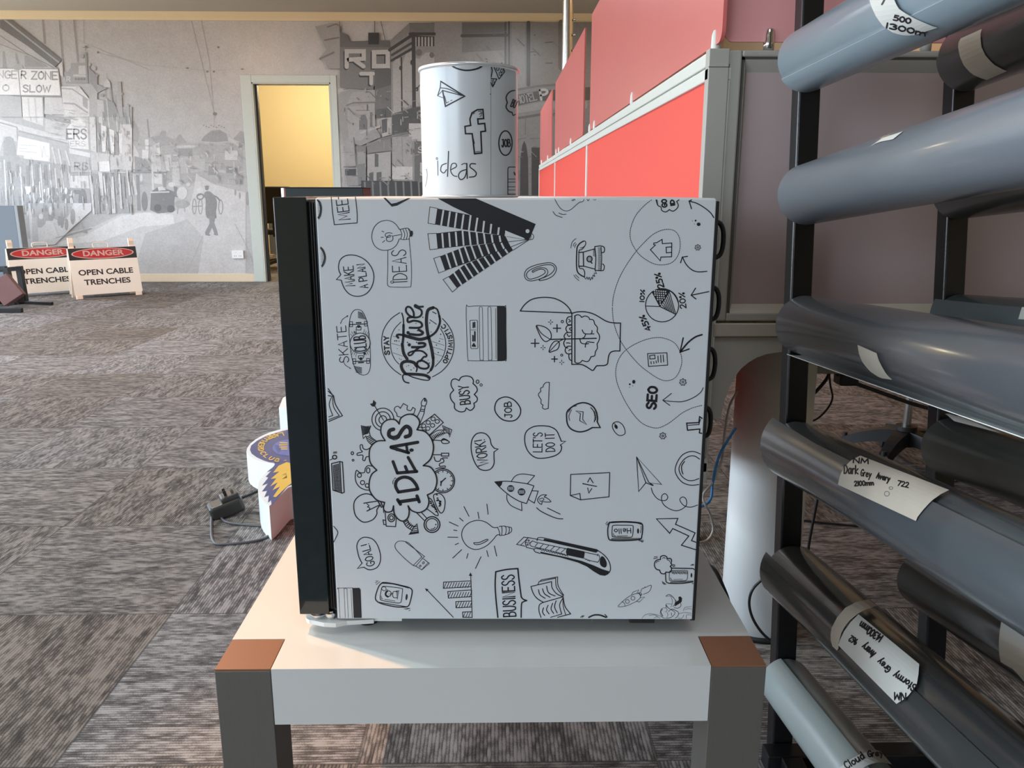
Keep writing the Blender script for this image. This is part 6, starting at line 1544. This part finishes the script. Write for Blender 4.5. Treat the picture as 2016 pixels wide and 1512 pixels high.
# ------------------------------------------------------------------ danger boards
def text_into(mb, s, size, T, mt, bold=0.0, width=None):
    cu = bpy.data.curves.new('txt', 'FONT'); cu.body = s; cu.size = size; cu.align_x = 'CENTER'; cu.align_y = 'CENTER'; cu.offset = bold
    o = bpy.data.objects.new('txt', cu); COL.objects.link(o)
    dg = bpy.context.evaluated_depsgraph_get(); me = bpy.data.meshes.new_from_object(o.evaluated_get(dg))
    xs = [v.co.x for v in me.vertices]; k = (width/(max(xs)-min(xs))) if width else 1
    mb.mesh([T @ Vector((v.co.x*k, v.co.y, 0)) for v in me.vertices], [list(p.vertices) for p in me.polygons], mt)
    bpy.data.objects.remove(o); bpy.data.curves.remove(cu); bpy.data.meshes.remove(me)
def danger_board(fl, fr, toppx, label):
    a, b = on_z(fl[0], fl[1], 0), on_z(fr[0], fr[1], 0)
    ex = (b-a).normalized(); back = Vector((-ex.y, ex.x, 0)); lean = radians(11)
    up = (Vector((0, 0, 1))*cos(lean)+back*sin(lean)); nrm = (back*-cos(lean)+Vector((0, 0, 1))*sin(lean))
    mid = (a+b)/2; Wd = (b-a).length+.03; zt = on_y(toppx[0], toppx[1], mid.y+.08).z
    h0 = .035; Hh = zt/cos(lean)-h0
    t = thing('warning_board', mid, label, 'sign', 'danger warning boards')
    def loc(x, y, z=0): return mid+ex*x+up*y+nrm*z
    T = Matrix.Translation(loc(0, h0)) @ Matrix((ex, up, nrm)).transposed().to_4x4()
    mb = MB(); w = Wd/2
    mb.box((-w, 0, -.004), (w, Hh, 0), M['sign_white'], T, .0015)
    y1 = Hh*.745
    def quad(x0, y0, x1, y1_, mt, l): mb.face([T @ Vector(q) for q in ((x0, y0, l), (x1, y0, l), (x1, y1_, l), (x0, y1_, l))], mt)
    quad(-w+.002, y1, w-.002, Hh-.002, M['sign_black'], .0006)
    cy = (y1+Hh)/2; rx, ry = w*.915, (Hh-y1)*.46
    for (s_, mt, l) in ((1, 'sign_pink', .0010), (.955, 'sign_red', .0014)):
        mb.face([T @ Vector((rx*s_*cos(2*pi*k/48), cy+(ry-(1-s_)*rx*.6)*sin(2*pi*k/48), l)) for k in range(48)], M[mt])
    text_into(mb, 'DANGER', (Hh-y1)*.62, T @ Matrix.Translation((0, cy, .0018)), M['sign_pink'], .002, Wd*.60)
    text_into(mb, 'OPEN CABLE', Hh*.16, T @ Matrix.Translation((-.0, Hh*.47, .0008)), M['sign_black'], .0018, Wd*.80)
    text_into(mb, 'TRENCHES', Hh*.16, T @ Matrix.Translation((-.0, Hh*.26, .0008)), M['sign_black'], .0018, Wd*.68)
    mb.build('panel', t)
    for sd in (-1, 1):
        mb = MB(); x = sd*(w-.035); T2_ = T
        mb.box((x-.022, -h0, -.022), (x+.022, Hh+.075, -.0045), M['sign_leg'], T2_, .003); mb.box((x-.026, -h0, -.024), (x+.026, .0, .006), M['sign_leg'], T2_, .004)
        mb.build('leg', t)
    # rear half of the folding stand
    up2 = (Vector((0, 0, 1))*cos(lean)-back*sin(lean)); piv = loc(0, h0+Hh, -.03); n2 = (back*cos(lean)+Vector((0, 0, 1))*sin(lean))
    T3 = Matrix.Translation(piv-up2*(Hh)) @ Matrix((ex, up2, -n2)).transposed().to_4x4()
    mb = MB(); mb.box((-w, 0, -.004), (w, Hh, 0), M['sign_white'], T3, .0015); mb.build('rear_panel', t)
    for sd in (-1, 1):
        mb = MB(); x = sd*(w-.035); mb.box((x-.022, -h0, .0005), (x+.022, Hh+.06, .018), M['sign_leg'], T3, .003); mb.build('leg', t)
    mb = MB(); mb.tube(smooth3([loc(-.07, h0+Hh, -.01), loc(-.065, h0+Hh+.04, -.015), loc(.045, h0+Hh+.04, -.015), loc(.05, h0+Hh, -.01)], 4), .004, M['sign_leg'], n=8); mb.build('handle', t)
danger_board((153, 590), (279, 580.5), (200, 486.5), 'white danger open cable trenches board standing in front, nearer the doorway')
danger_board((34, 587.5), (162, 577.5), (75, 486), 'danger board partly hidden behind the other board and the black stand')

# black steel stand, leaning box, divider
yb = on_z(50, 598, 0).y; xr_ = on_z(50, 598, 0).x; xm = on_y(19, 590, yb-.25).x
t = thing('metal_stand', (xr_-.3, yb, 0), 'low black steel frame stand on the carpet before the left danger board', 'stand')
zt = on_y(48, 524, yb).z
def bar(mb, a, b, w=.022):
    a, b = Vector(a), Vector(b); d = (b-a).normalized(); s_ = d.cross(Vector((0, 0, 1)))
    s_ = s_.normalized() if s_.length > .01 else Vector((1, 0, 0)); u_ = s_.cross(d).normalized()
    mb.prism([a+s_*w-u_*w, a+s_*w+u_*w, a-s_*w+u_*w, a-s_*w-u_*w], b-a, M['rack_black'], bevel=.002)
mb = MB(); bar(mb, (xr_, yb, .02), (xr_-.01, yb, zt)); mb.build('upright', t)
mb = MB(); bar(mb, (xr_-.02, yb, zt-.02), (xr_-.45, yb, zt-.05), .018); mb.build('top_bar', t)
mb = MB(); bar(mb, (xm, yb-.2, .02), (xm-.02, yb-.2, zt+.005)); mb.build('upright', t)
mb = MB(); bar(mb, (xm-.02, yb-.2, zt), (xm-.45, yb-.2, zt-.01), .018); mb.build('top_bar', t)
mb = MB(); bar(mb, (xr_, yb, .05), (xm-.4, yb-.25, .045), .035); mb.build('base_bar', t)
q = on_z(103, 598, .012); mb = MB(); bar(mb, (xr_-.05, yb, .014), (q.x, q.y, .014), .013); mb.build('foot', t)
q = on_z(44, 612.5, .012); mb = MB(); bar(mb, (q.x, q.y, .018), (q.x-.5, q.y, .018), .017); mb.build('foot', t)
c = on_y(14, 571, yb-.32); T = Matrix.Translation(c) @ Matrix.Rotation(radians(-35), 4, 'Y') @ Matrix.Rotation(.3, 4, 'Z')
t = thing('cardboard_box', (c.x, c.y, c.z-.13), 'reddish brown box tipped against the black steel stand', 'box')
mb = MB(); mb.box((-.085, -.05, -.10), (.085, .05, .10), M['brown_box'], T, .004); mb.build('carton', t)
mb = MB(); mb.box((-.0875, -.045, .0), (-.0855, .045, .095), M['pink_card'], T); mb.build('label_card', t)
xe = on_y(47, 500, 8.0).x; ztp = on_y(20, 405, 8.0).z
t = thing('divider_panel', (xe-.6, 8.05, 0), 'blue grey low divider at far left before the mural', 'divider')
mb = MB(); mb.box((xe-1.1, 8.0, .0), (xe-.032, 8.09, ztp), M['cabinet_grey'], bevel=.004); mb.build('panel', t)
mb = MB(); mb.box((xe-.031, 7.995, 0), (xe, 8.095, ztp), M['cabinet_edge'], bevel=.004); mb.build('edge_strip', t)

# wall socket
a, b = on_y(457.5, 492.5, D_BACK), on_y(481.5, 508.5, D_BACK)
t = thing('wall_socket', ((a.x+b.x)/2, D_BACK-.03, b.z), 'white double power socket low on the mural wall by the doorway', 'socket')
mb = MB(); mb.box((a.x, D_BACK-.030, b.z), (b.x, D_BACK-.0125, a.z), M['socket'], bevel=.003); mb.build('plate', t)
for k in (.3, .7):
    x = a.x+(b.x-a.x)*k; mb = MB(); mb.box((x-.008, D_BACK-.034, a.z-.026), (x+.008, D_BACK-.0295, a.z-.012), M['socket'], bevel=.001); mb.build('switch', t)
    mb = MB()
    for q in (-.008, .008): mb.box((x+q-.002, D_BACK-.0305, b.z+.02), (x+q+.002, D_BACK-.0298, b.z+.032), M['black'])
    mb.build('outlet', t)

# chrome service pole behind the screens
c = on_y(1117.5, 60, 5.6); t = thing('service_pole', (c.x, 5.6, 0), 'tall chrome pole rising to the ceiling behind the red screens', 'pole')
mb = MB(); mb.tube([(c.x, 5.6, .01), (c.x, 5.6, Z_CEIL-.001)], .036, M['chrome'], n=32); mb.build('shaft', t)
mb = MB(); mb.tube([(c.x, 5.6, 0), (c.x, 5.6, .012)], .07, M['chrome'], n=32); mb.build('base_plate', t)
for k in range(3):
    mb = MB(); z = on_y(1120, 40+k*30, 5.6).z; mb.tube([(c.x+.034, 5.58, z), (c.x+.05, 5.575, z)], .008, M['brass'], n=10); mb.build('knob', t)

# narrow high black table beyond the fridge
ty = 3.5; xa, xb = on_y(556, 378, ty).x, on_y(715, 378, ty).x; z1 = on_y(640, 368.5, ty).z
t = thing('high_table', ((xa+xb)/2, ty+.1, 0), 'narrow high black table with chrome legs standing beyond the fridge', 'table')
mb = MB(); mb.box((xa+.012, ty, z1-.06), (xb, ty+.21, z1-.003), M['table_black'], bevel=.002); mb.box((xa+.008, ty-.003, z1-.003), (xb+.003, ty+.213, z1), M['black'], bevel=.001); mb.build('tabletop', t)
for (x, y) in ((xa+.004, ty+.014), (xb-.02, ty+.02), (xa+.004, ty+.19), (xb-.02, ty+.19)):
    mb = MB(); mb.tube([(x, y, 0), (x, y, z1-.004 if x < xa+.01 else z1-.06)], .0125, M['chrome'], n=16); mb.build('leg', t)
# things in the yellow office
cpt = on_y(552, 450, 10.2)
chair('office_chair', Vector((cpt.x, 10.35, 0)), .3, .30, 'black chrome armed office chair glimpsed through the doorway', 3.0)
t = thing('office_divider', (-2.1, 11.4, 0), 'blue grey desk divider inside the yellow office', 'divider')
zt = on_y(540, 370, 11.4).z
mb = MB(); mb.box((-3.15, 11.4, .1), (-1.2, 11.46, zt), M['cabinet_grey'], bevel=.004); mb.build('panel', t)
for x in (-3.05, -1.3):
    mb = MB(); mb.box((x-.03, 11.25, 0), (x+.03, 11.6, .1), M['chrome'], bevel=.003); mb.build('foot', t)

# ------------------------------------------------------------------ raised club sign lying on the carpet, adapter and lead
SZ = 0.10
t = thing('club_sign', tuple(on_z(600, 930, 0)), 'thick white cut out sign with navy and yellow club emblem lying face up on carpet', 'sign')
ol = [(562, 843), (545, 847), (530, 851.5), (515, 858), (503, 865), (493, 873), (486.5, 882), (485, 889), (488, 895.5), (495, 901), (506, 906.5), (520, 910.5), (532, 913), (541.5, 914.5), (538, 919), (530, 925), (521, 932.5), (514, 941), (509, 950), (507.5, 961), (509, 972), (514, 981), (521, 989), (530, 996.5), (538, 990), (546, 982), (555, 972), (567, 960), (600, 940), (660, 925), (720, 920), (740, 900), (730, 865), (700, 845), (640, 838), (610, 822), (566, 805), (549, 803), (557, 783), (580, 772), (640, 770), (700, 790), (690, 815), (640, 826), (600, 836)]
base = [on_z(u, v, SZ) for u, v in ol[:36]]      # the seen edge: rim of the disc, notch, pointed wing
A_, B_, C_ = (on_z(u, v, SZ) for u, v in ((530, 851.5), (485, 889), (520, 910.5)))
def circle3(a, b, c):
    d = 2*(a.x*(b.y-c.y)+b.x*(c.y-a.y)+c.x*(a.y-b.y))
    q = lambda p: p.x*p.x+p.y*p.y
    ux = (q(a)*(b.y-c.y)+q(b)*(c.y-a.y)+q(c)*(a.y-b.y))/d; uy = (q(a)*(c.x-b.x)+q(b)*(a.x-c.x)+q(c)*(b.x-a.x))/d
    o_ = Vector((ux, uy, SZ)); return o_, (a-o_).length
CO, CR = circle3(A_, B_, C_)
wing = [on_z(u, v, SZ) for u, v in ol[13:28]]     # from the notch to the wing's inner edge
def mir(p): return Vector((2*CO.x-p.x, p.y, p.z))
top_lobe = [on_z(u, v, SZ) for u, v in ((566, 805), (549, 803), (557, 783), (580, 772))]
def add_plate(poly): mb.prism([p-Vector((0, 0, SZ-.001)) for p in poly], Vector((0, 0, SZ-.001)), M['acrylic_white'])
outline = [on_z(u, v, SZ) for u, v in ol[:28]]
n_ = 40; a0 = math.atan2((outline[0]-CO).y, (outline[0]-CO).x)
a_not = radians(-48)
arc = []
if a_not > a0: a_not -= 2*pi
for k in range(n_+1):
    a = a0+(a_not-a0)*k/n_; arc.append(CO+Vector((cos(a)*CR, sin(a)*CR, 0)))
mb = MB(); add_plate(outline+arc[::-1][:-1])
mb.build('body', t)
mb = MB(); add_plate([top_lobe[0]+Vector((0, -.005, 0)), top_lobe[1], top_lobe[2], top_lobe[3], mir(top_lobe[3]), mir(top_lobe[2]), mir(top_lobe[1]), mir(top_lobe[0])+Vector((0, -.005, 0))])
tag(mb.build('acrylic_block', None, top_lobe[0]-Vector((0, 0, SZ))), 'white raised block on the carpet just beyond the round club sign', 'sign')
mb = MB(); S = Draw(mb, lambda u, v, l: on_z(u, v, SZ+.0006+.0004*l), M['navy'], maxseg=6); S.crop(470, 820, 9.446); S.layer = 0
S.P(1150,235,880,258,700,300,500,365,340,450,230,540,208,620,240,690,340,760,460,815,560,848,660,862,672,890,640,935,525,1030,605,1008,500,1120,550,1135,432,1285,545,1240,432,1395,528,1378,474,1500,560,1465,545,1600,600,1555,610,1660,900,1305,1150,1200)
S.layer = 1
S.P(890,848,740,915,640,1045,755,1022,595,1160,700,1150,582,1300,725,1225,625,1375,770,1300,640,1490,690,1500,900,1300,1100,1150,1100,900,mt=M['gold'])
S.P(880,1050,770,1105,880,1085,880,1105,800,1170,900,1140)
S.P(885,800,820,830,890,815,mt=M['gold'])
S.P(1100,430,870,432,760,455,690,490,640,540,625,585,640,630,690,675,780,710,880,725,1100,720,mt=M['navy_light'])
S.layer = 2
for q in ((770,488,900,492),(760,530,900,528),(760,570,900,568),(790,605,900,605)): S.L(20,*q,mt=M['gold'])
for k in range(7): S.L(6,660+k*10,520+k*26-(k>3)*10,780,560+k*14)
def arc_word(word, a0, a1, w):
    for i, c in enumerate(word):
        a = radians(a0+(a1-a0)*i/max(1, len(word)-1))
        ctr = Vector((905+cos(a)*495, 575-sin(a)*252)); out_ = Vector((cos(a)*100, -sin(a)*52)); tn = Vector((-sin(a)*1.0, -cos(a)*.52))
        tn = -tn if a1 > a0 else tn
        gw = Vector((sin(a)*70, cos(a)*70*.52))*(1 if a1 < a0 else -1)
        S.glyph(c, w, ctr-gw/2-out_/2*(1 if a1 < a0 else -1), gw, out_*(1 if a1 < a0 else -1), mt=M['gold'])
arc_word('LARRY', 103, 142, 17); arc_word('HERD', 155, 190, 17); arc_word('CLUB', 204, 248, 17)
def disc(rad, l, mt):
    mb.face([CO+Vector((cos(2*pi*k/64)*CR*rad, sin(2*pi*k/64)*CR*rad, .0006+.0004*l)) for k in range(64)], M[mt])
disc(.90, -.6, 'navy'); disc(.50, -.2, 'navy_light')
o = mb.build('emblem', t); o['label'] = 'navy and yellow printed emblem'

t = thing('power_adapter', tuple(on_z(445, 1005, 0)), 'black plug adapter on the carpet left of the club sign', 'adapter')
c = on_z(447, 1000, .02); T = Matrix.Translation((c.x, c.y, .028)) @ Matrix.Rotation(radians(28), 4, 'Z') @ Matrix.Rotation(radians(-14), 4, 'Y')
mb = MB(); mb.box((-.052, -.032, -.026), (.045, .032, .020), M['plug_black'], T, .010, 3); mb.build('body', t)
mb = MB(); mb.box((-.012, -.026, .016), (.042, .026, .034), M['plug_black'], T, .006, 2); plug = mb.build('plug', t)
for (x, y) in ((.006, .008), (.006, -.010), (.026, 0)):
    mb = MB(); mb.box((x-.004, y-.001, .030), (x+.004, y+.001, .050), M['brass'] if x > .01 else M['black'], T); mb.build('pin', plug)
P = [on_z(u, v, .004) for u, v in ((420, 1003), (417, 1015), (416, 1035), (416.5, 1055), (421, 1067), (430, 1071), (460, 1070), (495, 1066), (520, 1060), (534, 1050))]
mb = MB(); mb.tube(smooth3(P), .0036, M['cable_grey'], n=8); mb.build('cable', t)
P = [on_z(u, v, .004) for u, v in ((474, 980), (490, 974), (506, 966), (520, 955))]
mb = MB(); mb.tube(smooth3(P), .0036, M['cable_black'], n=8); mb.build('cable', t)
P = [on_z(u, v, .004) for u, v in ((436, 1020), (445, 1027), (465, 1031), (490, 1033.5), (515, 1035), (530, 1036))]
mb = MB(); mb.tube(smooth3(P), .0032, M['cable_grey'], n=8); mb.build('cable', t)
